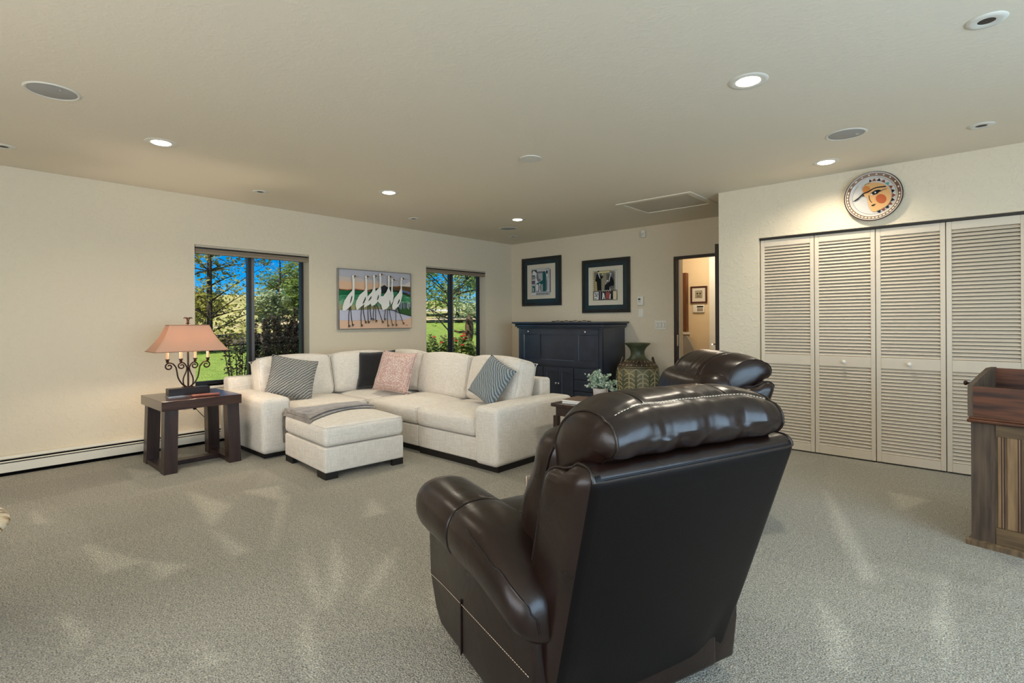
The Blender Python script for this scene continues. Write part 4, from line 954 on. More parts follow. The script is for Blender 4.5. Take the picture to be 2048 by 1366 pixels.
A.ell((.26, .72), .035, .04, WH).ell((.33, .30), .075, .12, WH).poly([(.42, .16), (.5, .16), (.47, .3), (.5, .44), (.42, .44), (.45, .3)], WH).line([(.56, .42), (.56, .17)], .015, WH).line([(.6, .42), (.6, .17)], .015, WH)
A.rect(.05, .22, .14, .36, TE).rect(.06, .1, .16, .34, LG).rect(.13, .16, .16, .3, WH).rect(.04, .27, .04, .13, WH).rect(.3, .95, .04, .14, LG)
for k in range(9): A.rect(.32 + k * .068, .35 + k * .068, .06, .10, (60, 62, 70))
A.poly([(.76, .86), (.82, .7), (.9, .6), (.9, .92), (.8, .94)], WH).ell((.84, .82), .04, .07, K).poly([(.78, .66), (.84, .5), (.84, .2), (.8, .2), (.8, .5)], GY).rect(.87, .95, .16, .6, WH)
for k in range(7): A.rect(.9, .94, .2 + k * .055, .22 + k * .055, GY)
for k in range(8): A.rect(.34 + k * .07, .37 + k * .07, .90, .93, GY)
A.done('print')
t, o, rc = matted('teal-matted print of two men in dark suits, right above the armoire', -4.331, -3.552, 1.30, 2.06)
rc = (-4.331 + .17, -3.552 - .185, 1.30 + .165, 2.06 - .155)
A = Art(t, o, rc, YB - .0135); OC, BE, RD, DK = (178, 160, 112), (214, 200, 168), (150, 78, 74), (44, 40, 44)
A.rect(0, 1, 0, 1, K).rect(.025, .975, .025, .975, (160, 148, 122)).rect(.03, .10, .34, .96, BE).rect(.10, .85, .34, .93, (122, 118, 112)).rect(.10, .2, .34, .8, OC).rect(.38, .58, .34, .9, (150, 142, 118)).rect(.56, .86, .4, .86, (104, 100, 98)).rect(.9, .97, .34, .96, WH)
for k in range(9): A.line([(.03, .38 + k * .065), (.10, .38 + k * .065)], .008, K)
for k in range(12): A.rect(.91, .95, .37 + k * .05, .385 + k * .05, GY)
A.rect(.3, .7, .9, .95, (220, 206, 150)).line([(.76, .95), (.9, .95), (.9, .9)], .012, WH).line([(.105, .96), (.105, .34)], .012, K)
A.poly([(.14, .66), (.17, .8), (.22, .9), (.30, .86), (.36, .82), (.41, .78), (.42, .84), (.45, .8), (.41, .72), (.36, .72), (.38, .34), (.22, .34), (.2, .62)], (14, 20, 24)).poly([(.25, .88), (.29, .9), (.34, .74), (.33, .72)], WH).ell((.27, .93), .035, .04, BE).poly([(.23, .93), (.25, .98), (.31, .98), (.3, .95), (.26, .94)], K).ell((.435, .85), .02, .03, BE)
A.poly([(.74, .76), (.80, .74), (.86, .6), (.86, .48), (.72, .47), (.7, .34), (.5, .34), (.52, .52), (.66, .58), (.7, .68)], (14, 20, 26)).poly([(.71, .8), (.74, .82), (.70, .62), (.67, .6)], WH).ell((.74, .85), .04, .05, LG).ell((.62, .64), .035, .025, WH).line([(.72, .84), (.66, .75)], .01, K).line([(.6, .62), (.54, .52)], .01, WH)
A.poly([(.7, .46), (.74, .34), (.71, .34)], WH).rect(.08, .86, .04, .32, DK).rect(.1, .28, .05, .3, WH)
for pts in ([(.12, .08), (.2, .08)], [(.12, .14), (.25, .2)], [(.14, .24), (.24, .12)], [(.12, .28), (.2, .22)], [(.22, .28), (.26, .2)]): A.line(pts, .018, K)
A.rect(.33, .37, .05, .31, GY).rect(.56, .72, .06, .28, RD).poly([(.42, .06), (.44, .28), (.5, .24), (.54, .06), (.51, .06), (.49, .16), (.47, .06)], WH).poly([(.7, .06), (.72, .22), (.75, .22), (.74, .06)], WH).poly([(.76, .1), (.82, .24), (.82, .06)], K).rect(.84, .97, .04, .30, BE)
for k in range(14): A.rect(.42 + k * .04, .44 + k * .04, .30 + .025 * (k % 2), .325 + .025 * (k % 2), WH if k < 9 else K)
A.done('print')
m_ivory = mat('ivory_plastic', (232, 228, 214), .4); m_lcd = mat('lcd_grey', (70, 78, 76), .3)
def plate(name, lab, cat, x0, x1, z0, z1, d=.008, r=.004, yy=YB):
    t = thing(name, lab, cat, ((x0 + x1) / 2, yy, z0)); o = t.location
    MB(o).rbox(((x0 + x1) / 2, yy - d / 2, (z0 + z1) / 2), ((x1 - x0) / 2, d / 2, (z1 - z0) / 2), r, 2).build('plate', m_ivory, t); return t, o
t, o = plate('thermostat', 'small white thermostat with grey display on the back wall', 'thermostat', -3.441, -3.353, 1.39, 1.51, .028, .006)
MB(o).box((-3.424, YB - .0286, 1.46), (-3.39, YB - .0275, 1.485)).build('display', m_lcd, t, 0)
for k in range(2): MB(o).box((-3.418 + k * .016, YB - .031, 1.435), (-3.408 + k * .016, YB - .0278, 1.442)).build('button', m_lcd, t, 0)
plate('blank_plate', 'blank cream wall plate under the thermostat', 'wall plate', -3.435, -3.362, 1.228, 1.342)
t, o = plate('light_switch', 'cream three-gang light switch plate beside the doorway', 'light switch', -3.196, -3.035, 1.068, 1.185)
for k in range(3):
    x = -3.165 + k * .049; MB(o).box((x - .016, YB - .0095, 1.095), (x + .016, YB - .0078, 1.158)).build('switch_gap', mat('shadow_gap', (90, 84, 74), .8), t, 0); MB(o).rbox((x, YB - .0105, 1.1265), (.0135, .004, .029), .002, 1).build('rocker', m_ivory, t)
t, o = plate('motion_sensor', 'white motion sensor high on the back wall', 'sensor', -3.38, -3.315, 2.29, 2.395, .045, .015)
MB(o).rbox((-3.348, YB - .0445, 2.33), (.02, .004, .022), .003, 1).build('lens', mat('sensor_lens', (206, 204, 198), .3), t)
# hall things
t, o = frame_pic('hall_picture', 'small framed print on the hall wall seen through the doorway', -3.405, -3.145, 1.45, 1.715, .025, mat('mahogany', (70, 34, 26), .4), yy=8.0)
MB(o).box((-3.385, 7.985, 1.47), (-3.165, 7.992, 1.695)).build('inner_mat', m_mat_cream, t, 0)
A = Art(t, o, (-3.33, -3.22, 1.53, 1.645), 7.984); A.rect(0, 1, 0, 1, (52, 48, 42)).rect(.05, .95, .05, .95, (170, 158, 130)).ell((.3, .62), .14, .12, (60, 56, 48)).ell((.7, .62), .14, .12, (60, 56, 48)).rect(.25, .75, .15, .4, (60, 56, 48)).rect(.33, .67, .22, .33, (170, 158, 130)); A.done('print')
t, o = plate('alarm_keypad', 'cream alarm keypad under the hall picture', 'keypad', -3.366, -3.185, 1.305, 1.425, .03, .006, 8.0)
MB(o).box((-3.30, 7.967, 1.385), (-3.20, 7.9705, 1.405)).build('display', m_dark, t, 0)
for k in range(4): MB(o).box((-3.29 + k * .022, 7.966, 1.325), (-3.276 + k * .022, 7.9705, 1.375)).build('key_column', mat('key_brown', (120, 96, 70), .5), t, 0)

# ------------------------------------------------------------------ crane painting on the left wall
y0, y1, z0, z1 = 3.223, 4.292, 1.10, 1.835
t = thing('crane_painting', 'painting of seven white cranes in a thin silver frame', 'painting', (X0, (y0 + y1) / 2, z0)); o = t.location
m_silver = mat('silver_frame', (176, 174, 176), .3, .8)
MB(o).box((X0 + .001, y0 + .006, z0 + .006), (X0 + .03, y1 - .006, z1 - .006)).build('canvas', m_white, t, 0)
for a, b in (((y0, z0), (y1, z0 + .009)), ((y0, z1 - .009), (y1, z1)), ((y0, z0 + .009), (y0 + .009, z1 - .009)), ((y1 - .009, z0 + .009), (y1, z1 - .009))):
    MB(o).box((X0 + .001, a[0], a[1]), (X0 + .042, b[0], b[1])).build('frame_side', m_silver, t, 0)
A = Art(t, o, (y0 + .009, y1 - .009, z0 + .009, z1 - .009), X0 + .0302, 'x')
def sk(x, y):  # sketch coordinates of the painting to 0..1
    s_ = (x - 150) / 1322; tp = 118 + 112 * s_; bt = 1240 - 8 * s_; return (s_, (bt - y) / (bt - tp))
def pk(*xy): return [sk(xy[i], xy[i + 1]) for i in range(0, len(xy), 2)]
A.rect(0, 1, 0, 1, (186, 184, 190)).poly([(0, .62), (0, .88), (.25, .86), (.5, .84), (.75, .74), (1, .70), (1, .62)], (206, 190, 178)).poly([(0, .62), (0, .80), (.3, .80), (.55, .78), (.7, .66), (.7, .62)], (224, 184, 152)).poly([(.76, .74), (.9, .80), (1, .86), (1, .7), (.8, .7)], (216, 206, 196))
A.poly(pk(150, 495, 300, 515, 480, 510, 640, 520, 860, 480, 960, 425, 1010, 470, 1130, 455, 1300, 470, 1472, 470, 1472, 700, 150, 700), (46, 62, 52)).poly(pk(150, 520, 400, 530, 640, 540, 700, 560, 700, 640, 150, 640), (28, 104, 66)).line(pk(150, 498, 300, 515, 420, 500, 560, 520, 700, 540), .016, (150, 96, 60))
A.poly(pk(860, 500, 950, 430, 1010, 460, 1010, 560, 880, 580), (44, 48, 52)).poly(pk(1100, 470, 1250, 450, 1472, 470, 1472, 600, 1300, 560, 1100, 510), (98, 74, 48)).poly(pk(1260, 530, 1360, 530, 1472, 580, 1472, 610, 1380, 580, 1260, 555), (76, 118, 172)).line(pk(1120, 460, 1250, 470, 1330, 510, 1472, 640), .014, (140, 92, 44))
A.poly(pk(150, 610, 500, 600, 900, 590, 1180, 560, 1472, 660, 1472, 820, 900, 820, 500, 830, 150, 780), (72, 146, 104)).poly(pk(150, 720, 350, 690, 800, 720, 1100, 700, 1472, 760, 1472, 860, 900, 860, 150, 850), (128, 176, 136)).poly(pk(150, 790, 500, 800, 900, 830, 1120, 850, 1040, 900, 700, 880, 150, 890), (168, 164, 120))
rr = random.Random(5)
for k in range(34): x = rr.uniform(160, 1440); y = rr.uniform(560, 740) + .05 * (x - 150); A.line(pk(x, y, x + 30, y - 12, x + 62, y + 2), .007, rr.choice([(20, 86, 54), (150, 196, 160), (96, 170, 122)]))
A.poly(pk(150, 890, 420, 895, 860, 880, 1120, 900, 1472, 1010, 1472, 1060, 1300, 1090, 900, 1075, 400, 1085, 150, 1080), (196, 196, 212)).poly(pk(150, 1080, 400, 1090, 900, 1075, 1300, 1095, 1472, 1040, 1472, 1235, 150, 1240), (222, 186, 158)).poly(pk(1180, 830, 1320, 760, 1472, 800, 1472, 1015, 1360, 985, 1220, 950), (56, 92, 52))
for k in range(11): x = 1215 + k * 25; A.line(pk(x, 850 + (k % 3) * 20, x + 4, 760 + (k % 2) * 20), .012, rr.choice([(176, 178, 206), (206, 206, 218), (120, 122, 150)]))
A.line(pk(1010, 890, 1120, 905, 1220, 955, 1360, 990, 1472, 1018), .012, (40, 50, 36))
WB, BK, BR = (232, 230, 222), (22, 20, 20), (122, 50, 40)
def crane(hx, hy, dx, body, neck, wing, legs, beak):
    for lg in legs: A.line(pk(*lg), .013, BK); ex, ey = lg[-2:]; A.line(pk(ex, ey, ex + 34, ey + 4), .01, BK); A.line(pk(ex, ey, ex + 24, ey + 34), .01, BK); A.line(pk(ex, ey, ex - 6, ey + 38), .01, BK)
    A.poly(pk(*body), WB).poly(pk(*neck), WB).ell(sk(hx, hy), .024, .03, WB).poly(pk(hx - 8, hy - 22, hx + 22, hy - 26, hx + 42, hy - 6, hx + 26, hy + 8, hx + 6, hy - 10), BK).line(pk(hx + 6, hy + 30, hx + 16, hy + 6, hx + 28, hy - 2), .012, BK).poly(pk(hx + 6, hy - 18, hx + 26, hy - 20, hx + 34, hy - 8, hx + 14, hy - 8), BR)
    A.poly(pk(hx + 30, hy - 10, hx + 30, hy + 6, *beak), (184, 140, 100))
    A.poly(pk(*wing), BK)
crane(385, 270, 0, (380, 500, 398, 580, 390, 690, 355, 790, 300, 850, 240, 905, 195, 905, 195, 830, 225, 720, 290, 610, 350, 540), (360, 290, 402, 290, 398, 480, 400, 560, 350, 560, 366, 480), (352, 620, 358, 650, 340, 730, 312, 785, 330, 700), [(320, 800, 300, 1000, 300, 1180), (330, 800, 340, 980, 360, 1160)], (500, 272))
crane(605, 280, 0, (600, 490, 618, 570, 620, 660, 585, 760, 520, 820, 430, 900, 410, 800, 425, 720, 480, 610, 560, 540), (580, 300, 612, 300, 612, 480, 618, 570, 560, 560, 585, 480), (582, 640, 585, 690, 555, 760, 525, 785, 560, 700), [(520, 800, 505, 1000, 510, 1170), (540, 800, 550, 940, 580, 1110)], (720, 282))
crane(745, 270, 0, (740, 470, 760, 560, 735, 660, 700, 750, 640, 800, 550, 850, 560, 760, 600, 660, 690, 560), (720, 290, 750, 290, 752, 470, 762, 560, 690, 560, 725, 470), (680, 630, 682, 670, 650, 710, 620, 730, 650, 680), [(630, 770, 622, 950, 630, 1110), (655, 760, 665, 920, 680, 1050)], (802, 370))
crane(850, 240, 0, (840, 460, 860, 540, 850, 640, 800, 730, 740, 800, 680, 820, 660, 760, 690, 640, 760, 540), (825, 260, 862, 260, 850, 460, 860, 540, 790, 540, 830, 450), (810, 600, 812, 650, 795, 700, 775, 715, 790, 660), [(740, 780, 715, 940, 712, 1060), (765, 770, 755, 960, 760, 1090), (780, 800, 830, 960, 880, 1110)], (945, 245))
crane(1010, 285, 0, (1000, 500, 1040, 580, 1050, 690, 1020, 800, 960, 870, 880, 905, 850, 800, 790, 740, 830, 640, 890, 640, 950, 560), (978, 305, 1015, 310, 1005, 500, 1040, 580, 940, 580, 985, 480), (1010, 710, 1030, 715, 1020, 790, 1000, 810, 1008, 760), [(935, 870, 920, 1000, 915, 1060), (970, 880, 970, 1040, 975, 1180)], (1125, 295))
crane(1070, 345, 0, (1060, 540, 1085, 640, 1070, 740, 1030, 800, 1010, 700, 1020, 600), (1045, 360, 1070, 365, 1065, 520, 1085, 640, 1025, 600, 1040, 500), (1030, 480, 1036, 530, 1030, 560, 1018, 540, 1022, 500), [(1000, 880, 1020, 1010, 1060, 1170)], (1178, 360))
crane(1250, 325, 0, (1240, 520, 1250, 620, 1220, 740, 1170, 830, 1100, 890, 1060, 895, 1045, 830, 1090, 680, 1180, 580), (1215, 350, 1240, 350, 1240, 500, 1250, 620, 1170, 600, 1215, 500), (1190, 690, 1195, 730, 1170, 780, 1145, 800, 1165, 740), [(1130, 830, 1120, 1000, 1125, 1170), (1160, 840, 1210, 1000, 1265, 1140)], (1365, 340))
A.line(pk(1300, 1185, 1330, 1180, 1355, 1190), .008, (150, 80, 60)); A.done('print')

# ------------------------------------------------------------------ painted plate above the closet
pc = (-.657, YC - .012, 2.196); pr = .2
t = thing('wall_plate', 'round painted ceramic plate with a half face above the closet', 'decorative plate', pc)
m_cer = mat('plate_glaze', (196, 190, 182), .3, coat=.2); m_rim = mat('plate_dark_rim', (52, 34, 26), .25, coat=.4)
b = MB().lathe([(.09, 0), (.13, .004), (.15, .012), (.198, .026), (.2, .03), (.192, .031), (.160, .0235), (.151, .0125), (.0, .0112)], n=64, cap=False).build('dish', m_cer, t); b.rotation_euler = (R(90), 0, 0)
b = MB().lathe([(.196, .0265), (.202, .030), (.199, .0335), (.194, .0325)], n=64, cap=False).build('rim_edge', m_rim, t); b.rotation_euler = (R(90), 0, 0)
b = MB().lathe([(.165, .0262), (.188, .0312)], n=64, cap=False).build('rim_band', mat('rim_brown', (104, 70, 46), .3), t); b.rotation_euler = (R(90), 0, 0)
class PA(Art):
    def P(s, p, lift): return (pc[0] + p[0] * pr, pc[1] - .0125 - lift, pc[2] + p[1] * pr)
A = PA(t, t.location, (-1, 1, -1, 1), 0)
def ps(x, y):  # sketch of the plate to the unit disc
    return ((x - 722) / 605, (668 - .165 * (x - 722) - y) / 502)
def pp(*xy): return [ps(xy[i], xy[i + 1]) for i in range(0, len(xy), 2)]
OR, SK, TC = (196, 124, 62), (214, 164, 108), (182, 92, 52)
A.line([(.72 * cos(a), .72 * sin(a)) for a in [2 * pi * k / 48 for k in range(18, 43)]], .012, (70, 66, 62))
out = pp(640, 380, 700, 355, 790, 345, 880, 352, 960, 385, 1035, 440, 1085, 510, 1105, 590, 1105, 680, 1075, 760, 1030, 830, 960, 890, 880, 935, 790, 975)
for k in range(13):
    a_, b_ = Vector(out[k]), Vector(out[k + 1]); m_ = (a_ + b_) / 2; d_ = (b_ - a_); n_ = Vector((-d_.y, d_.x)).normalized(); tip = m_ + n_ * .115
    A.poly([tuple(a_), tuple(b_), tuple(tip)], (90, 150, 140) if k == 4 else (K, (128, 66, 44))[k % 2])
A.poly(pp(510, 580, 520, 500, 560, 430, 630, 395, 720, 378, 830, 380, 930, 405, 1010, 455, 1070, 530, 1092, 620, 1085, 710, 1050, 790, 985, 860, 890, 915, 800, 965, 735, 985, 690, 975, 655, 930, 632, 860, 620, 790, 600, 735, 612, 705, 570, 690, 540, 650, 522, 610), SK)
A.poly(pp(640, 395, 560, 430, 540, 460, 600, 410, 700, 385), K).poly([ps(588 + 82 * cos(a), 535 + 78 * sin(a)) for a in [k * pi / 10 for k in range(20)]], OR).poly([ps(885 + 108 * cos(a), 712 + 95 * sin(a)) for a in [k * pi / 10 for k in range(20)]], TC)
A.poly(pp(655, 630, 700, 585, 760, 545, 830, 528, 885, 535, 850, 575, 800, 620, 730, 640), K).poly([ps(768 + 16 * cos(a), 588 + 16 * sin(a)) for a in [k * pi / 6 for k in range(12)]], WH).poly(pp(665, 628, 690, 612, 720, 632, 700, 638), WH)
A.line(pp(335, 780, 430, 710, 520, 620, 640, 570, 720, 515, 800, 485, 900, 470, 985, 458), .045, K).line(pp(860, 570, 920, 530, 1000, 505), .022, K).line(pp(290, 785, 335, 782, 420, 735), .02, K).poly(pp(490, 690, 520, 640, 545, 665), K)
A.line(pp(640, 650, 642, 710, 665, 765, 700, 800), .02, K).poly(pp(680, 858, 720, 838, 785, 818, 740, 860, 700, 872), K)
A.done('painted_face')
mb = MB((pc[0], pc[1], pc[2]))
for k in range(44):
    if k < 20 and k % 2: continue
    a = 2 * pi * k / 44; c_ = Vector((pc[0] + .1765 * cos(a), pc[1] - .0300, pc[2] + .1765 * sin(a))); u = Vector((-sin(a), 0, cos(a))); v = Vector((cos(a), 0, sin(a)))
    w_ = .006 if k < 16 else .009; mb.face([c_ - u * w_ - v * .005, c_ + u * w_ - v * .005, c_ + u * w_ + v * .005, c_ - u * w_ + v * .005][::-1])
mb.build('rim_marks', mat('rim_cream', (214, 200, 176), .3), t, 0, kind='stuff')

# ------------------------------------------------------------------ ceiling fittings
m_disc = mat('lamp_lens_lit', (255, 244, 224), .4, emit=((255, 240, 214), 9.)); m_base = mat('trim_white', (222, 218, 206), .5)
def ring(o, r0, r1, h_=.006): return MB(o).lathe([(r0, -.001), (r0, -h_ * .6), ((r0 + r1) / 2, -h_), (r1 - .004, -h_ * .6), (r1, -.0005)], (o[0], o[1], H), 32, cap=False)
where = (('near the left wall, closest to the lamp', -4.21, 1.056), ('above the ottoman', -4.25, 2.947), ('nearest the navy armoire', -4.243, 4.818), ('above the second recliner', -.902, 2.855), ('just in front of the painted plate', -.913, 4.749))
for lab, x, y in where:
    o = (x, y, H - .012); t = thing('recessed_light', 'lit round recessed ceiling light ' + lab, 'ceiling light', o, group='lit recessed ceiling lights')
    ring(o, .06, .098).build('trim_ring', m_base, t)
    MB(o).lathe([(.0605, -.001), (.05, -.008), (.001, -.011)], (x, y, H), 24, cap=False).build('lens', m_disc, t)
    light('downlight', 'SPOT', (x, y, H - .02), 52, (1, .89, .72), (0, 0, -1), spot_size=R(152), spot_blend=.8, shadow_soft_size=.05)
for lab, x, y in (('near the left wall above the lamp window', -5.11, 2.09), ('over the crane painting', -5.11, 3.9), ('in the far left corner', -5.15, 5.75), ('at the upper right edge', .02, 2.955), ('close to the closet wall at the right', .003, 4.54), ('at the far left edge of the view', -5.1, .33)):
    o = (x, y, H - .012); t = thing('eyeball_light', 'unlit eyeball spot in the ceiling ' + lab, 'ceiling light', o, group='unlit eyeball ceiling spots')
    ring(o, .03, .07, .008).build('trim_ring', m_base, t)
    MB(o).lathe([(.0305, -.002), (.024, -.004), (.001, -.0035)], (x, y, H), 18, cap=False).build('aperture', mat('aperture_dark', (52, 44, 38), .6), t)
m_grille = mat('speaker_grille', (168, 166, 162), .7, bump=(700, .3, 1))
for lab, x, y in (('at the upper left', -3.7, .43), ('near the painted plate', -.675, 4.125), ('near the far corner', -4.745, 5.2)):
    o = (x, y, H - .012); t = thing('ceiling_speaker', 'round grey ceiling speaker ' + lab, 'speaker', o, group='round ceiling speakers')
    ring(o, .105, .122).build('bezel', m_base, t); MB(o).lathe([(.1052, -.002), (.09, -.005), (.001, -.006)], (x, y, H), 32, cap=False).build('grille', m_grille, t)
    MB(o).box((x + .05, y + .02, H - .0072), (x + .075, y + .03, H - .004)).build('badge', m_pew, t, 0)
o = (-2.572, 3.076, H - .01); t = thing('ceiling_cover', 'flat white blank disc in the middle of the ceiling', 'cover plate', o); MB(o).lathe([(.085, -.0005), (.084, -.006), (.001, -.008)], (o[0], o[1], H), 32, cap=False).build('cover', m_base, t)
o = (-2.51, 5.26, H - .02); t = thing('attic_hatch', 'rectangular attic hatch with raised frame in the ceiling', 'hatch', o)
hx0, hx1, hy0, hy1 = -2.925, -2.095, 4.92, 5.61
for a, b in (((hx0, hy0), (hx1, hy0 + .06)), ((hx0, hy1 - .06), (hx1, hy1)), ((hx0, hy0 + .06), (hx0 + .06, hy1 - .06)), ((hx1 - .06, hy0 + .06), (hx1, hy1 - .06))):
    MB(o).box((a[0], a[1], H - .009), (b[0], b[1], H - .0005)).build('hatch_trim', m_ceil, t, 0)
MB(o).box((hx0 + .062, hy0 + .062, H - .003), (hx1 - .062, hy1 - .062, H - .0005)).build('hatch_panel', mat_wall('hatch_paint', (205, 194, 174), .25), t, 0)
# ------------------------------------------------------------------ antique dry sink at the right edge (local: x right, y back, front at y=0)
m_old = mat_wood('aged_pine', (124, 100, 70), (82, 64, 45), .55, 2, 45, .05); m_oldx = mat_wood('aged_pine_rail', (112, 88, 58), (76, 58, 38), .55, 0, 45, .05); m_red = mat_wood('red_cherry', (100, 56, 30), (46, 23, 13), .5, 0, 40, .05); m_stile = mat_wood('weathered_stile', (92, 74, 56), (60, 47, 36), .6, 2, 45, 0.); m_board = mat_wood('tan_beadboard', (146, 116, 80), (112, 86, 58), .5, 2, 50, .05); m_groove = mat('groove_dark', (54, 26, 19), .7)
ds = thing('dry_sink', 'antique wooden dry sink with beadboard front at the right edge', 'cabinet', (-.045, 3.672, 0), R(-12))
Wd, Dp = .98, .46
MB().box((.035, .012, .03), (Wd - .035, Dp - .01, .645)).build('carcass', m_old, ds, 0)
MB().box((0, 0, .03), (.095, .03, .648)).build('corner_stile', m_stile, ds, 0); MB().box((Wd - .095, 0, .03), (Wd, .03, .648)).build('corner_stile', m_old, ds, 0)
MB().box((0, .03, .03), (.035, Dp, .648)).build('side_panel', m_red, ds, 0); MB().box((Wd - .035, .03, .03), (Wd, Dp, .648)).build('side_panel', m_red, ds, 0)
MB().box((.097, .004, .585), (Wd - .097, .03, .648)).build('top_rail', m_oldx, ds, 0); MB().box((.097, .004, .03), (Wd - .097, .03, .115)).build('bottom_rail', m_oldx, ds, 0)
x = .099
while x < Wd - .12:
    w_ = .032 if x < .1 else .058
    b = MB().rbox((x + w_ / 2, .014, .35), (w_ / 2 - .003, .006, .234), .003, 1).build('bead_board', m_board, ds)
    [MB().tube([(x + w_ - dx, .0085, .116), (x + w_ - dx, .0085, .584)], .0024, 6).build('bead', m_groove, b) for dx in (.002, .012)]; x += w_ + .004
MB().rbox((Wd / 2, Dp / 2 - .008, .655), (Wd / 2 + .012, Dp / 2 + .018, .009), .006, 2).build('waist_moulding', m_red, ds); MB().rbox((Wd / 2, Dp / 2 - .006, .67), (Wd / 2 + .006, Dp / 2 + .012, .006), .004, 2).build('waist_bead', m_red, ds)
MB().prism([(-.02, 0), (-.02, .022), (0, .03), (0, 0)], 'x', -.02, Wd + .02).build('base_moulding', m_old, ds, 0)
MB().prism([(-.02, 0), (-.02, .022), (0, .03), (0, 0)], 'y', 0, Dp).build('base_moulding', m_oldx, ds, 0)
# open trough: front board, higher back, shaped ends
MB().box((.012, -.012, .677), (Wd - .012, .008, .835)).build('trough_front', m_red, ds, 0); MB().box((.012, Dp - .02, .677), (Wd - .012, Dp, .905)).build('trough_back', m_red, ds, 0)
for x0 in (-.01, Wd - .012): MB().prism([(-.014, .677), (Dp, .677), (Dp, .91), (Dp - .12, .91), (.14, .872), (-.014, .84)], 'x', x0, x0 + .022).build('trough_end', m_stile if x0 < 0 else m_red, ds, 0)
MB().box((.012, .008, .677), (Wd - .012, Dp - .02, .69)).build('trough_floor', m_groove, ds, 0)
kb = MB().lathe([(.022, 0), (.022, .008), (.012, .012)], n=16).build('rosette', mat('blue_porcelain', (170, 186, 206), .2, coat=.4), ds, loc=(-.0105, .10, .84)); kb.rotation_euler = (0, R(-90), 0)
k2 = MB().lathe([(.006, .01), (.006, .024), (.012, .028), (.013, .036), (.008, .041), (.001, .042)], n=14).build('knob', m_iron, ds, loc=(-.0105, .10, .84)); k2.rotation_euler = (0, R(-90), 0)

# ------------------------------------------------------------------ round granite table, just entering at the left edge
gt = thing('granite_table', 'round speckled granite table top at the left edge', 'table', (-2.86, -.30, 0)); o = gt.location
m_gran = mat('granite', (212, 196, 160), .15, coat=.3); n, l = nodes_of(m_gran); bb = n['Principled BSDF']
v = n.new('ShaderNodeTexNoise'); v.inputs['Scale'].default_value = 26; v.inputs['Detail'].default_value = 6; tc = n.new('ShaderNodeTexCoord'); l.new(tc.outputs['Object'], v.inputs['Vector'])
cr = n.new('ShaderNodeValToRGB'); e = cr.color_ramp.elements; e[0].position = .34; e[0].color = lin((40, 34, 28)); e[1].position = .62; e[1].color = lin((226, 214, 188)); q = e.new(.42); q.color = lin((150, 112, 66)); q = e.new(.48); q.color = lin((214, 196, 158)); l.new(v.outputs['Fac'], cr.inputs[0]); l.new(cr.outputs[0], bb.inputs['Base Color'])
GR = .5
MB(o).lathe([(.02, 0), (GR - .018, 0), (GR - .004, .006), (GR, .015), (GR - .004, .024), (GR - .018, .03), (.01, .03)], (o[0], o[1], .42), 64).build('table_top', m_gran, gt, 60)
MB(o).lathe([(.2, 0), (.22, .02), (.1, .05), (.05, .1), (.045, .32), (.08, .38), (.16, .415), (.16, .42)], (o[0], o[1], 0), 32).build('pedestal', m_iron, gt, 60)

# ------------------------------------------------------------------ garden outside
m_grass = mat('grass', (122, 148, 66), .95, spec=.1, vary=(3.5, (150, 166, 80), 6), bump=(30, .9, 5, .06)); m_dry = mat('dry_grass', (186, 172, 120), .95, spec=.1, vary=(2, (150, 148, 86), 5), bump=(20, .8, 4, .06))
m_mulch = mat('mulch', (74, 60, 48), .95, vary=(6, (112, 96, 76), 5), bump=(14, 1., 5, .1)); m_sand = mat('sandy_bank', (214, 192, 152), .95, vary=(3, (176, 150, 112), 5), bump=(10, .6, 4, .05))
m_road = mat('gravel_drive', (206, 200, 192), .9, vary=(5, (182, 176, 168), 4)); m_bark = mat('bark', (64, 50, 40), .9, vary=(10, (42, 33, 27), 4), bump=(26, .8, 4, .02), stretch=(1, 1, .3)); m_grey = mat('grey_bark', (126, 114, 102), .9)
def gz(x, y): d = max(0., -x - 6.2); e = min(d, 15.); return -.22 + .052 * e + .0006 * e * e + .016 * max(0., d - 15) + .055 * max(0., d - 7) * max(0., min(1., (y - 9.5) / 4.5))
def strip_ground(name, lab, x0, x1, m, lift=0., y0=-14., y1=60., cat='ground', n=52, rough=0.):
    mb = MB(); nx = max(2, int(abs(x1 - x0) / 1.2)); secs = []
    for i in range(nx + 1):
        x = x0 + (x1 - x0) * i / nx; secs.append([(x, y0 + (y1 - y0) * j / n, gz(x, y0 + (y1 - y0) * j / n) + lift + rough * noise.noise(Vector((x * .5, (y0 + (y1 - y0) * j / n) * .4, 0)))) for j in range(n + 1)])
    mb.loft(secs, cap=False, ring=False); o = mb.build(name, m, None, 0); return tag(o, lab, cat, kind='structure')
strip_ground('ground_lawn', 'mown green lawn outside the windows', -6.0, -21.0, m_grass)
strip_ground('ground_mulch', 'dark mulch and rock bank beyond the lawn', -17.5, -21.0, m_mulch, .07, y1=13., rough=.06)
strip_ground('ground_meadow', 'dry sloping meadow under the far trees', -21.0, -70., m_dry, .02, rough=.5)
def ribbon(name, lab, pts, w, m, cat):
    mb = MB(); secs = []
    for (x, y) in pts: secs.append([(x - w / 2, y, gz(x - w / 2, y) + .3), (x + w / 2, y, gz(x + w / 2, y) + .3)])
    mb.loft(secs, cap=False, ring=False); return tag(mb.build(name, m, None, 0), lab, cat, kind='structure')
ribbon('path_drive', 'pale gravel drive crossing behind the rose bed', [(-28, 17), (-28.5, 21), (-29, 25), (-30, 30), (-31, 38)], 2.6, m_road, 'path')
ribbon('path_sand', 'sandy strip above the dark mulch', [(-22.5, -10), (-22.5, 4), (-22.3, 8), (-22, 12), (-21, 30)], 1.6, m_sand, 'path')
def leaf_mat(nm, c1, c2): return mat(nm, c1, .65, vary=(1.7, c2, 2), trans=(c2, .35), spec=.3)
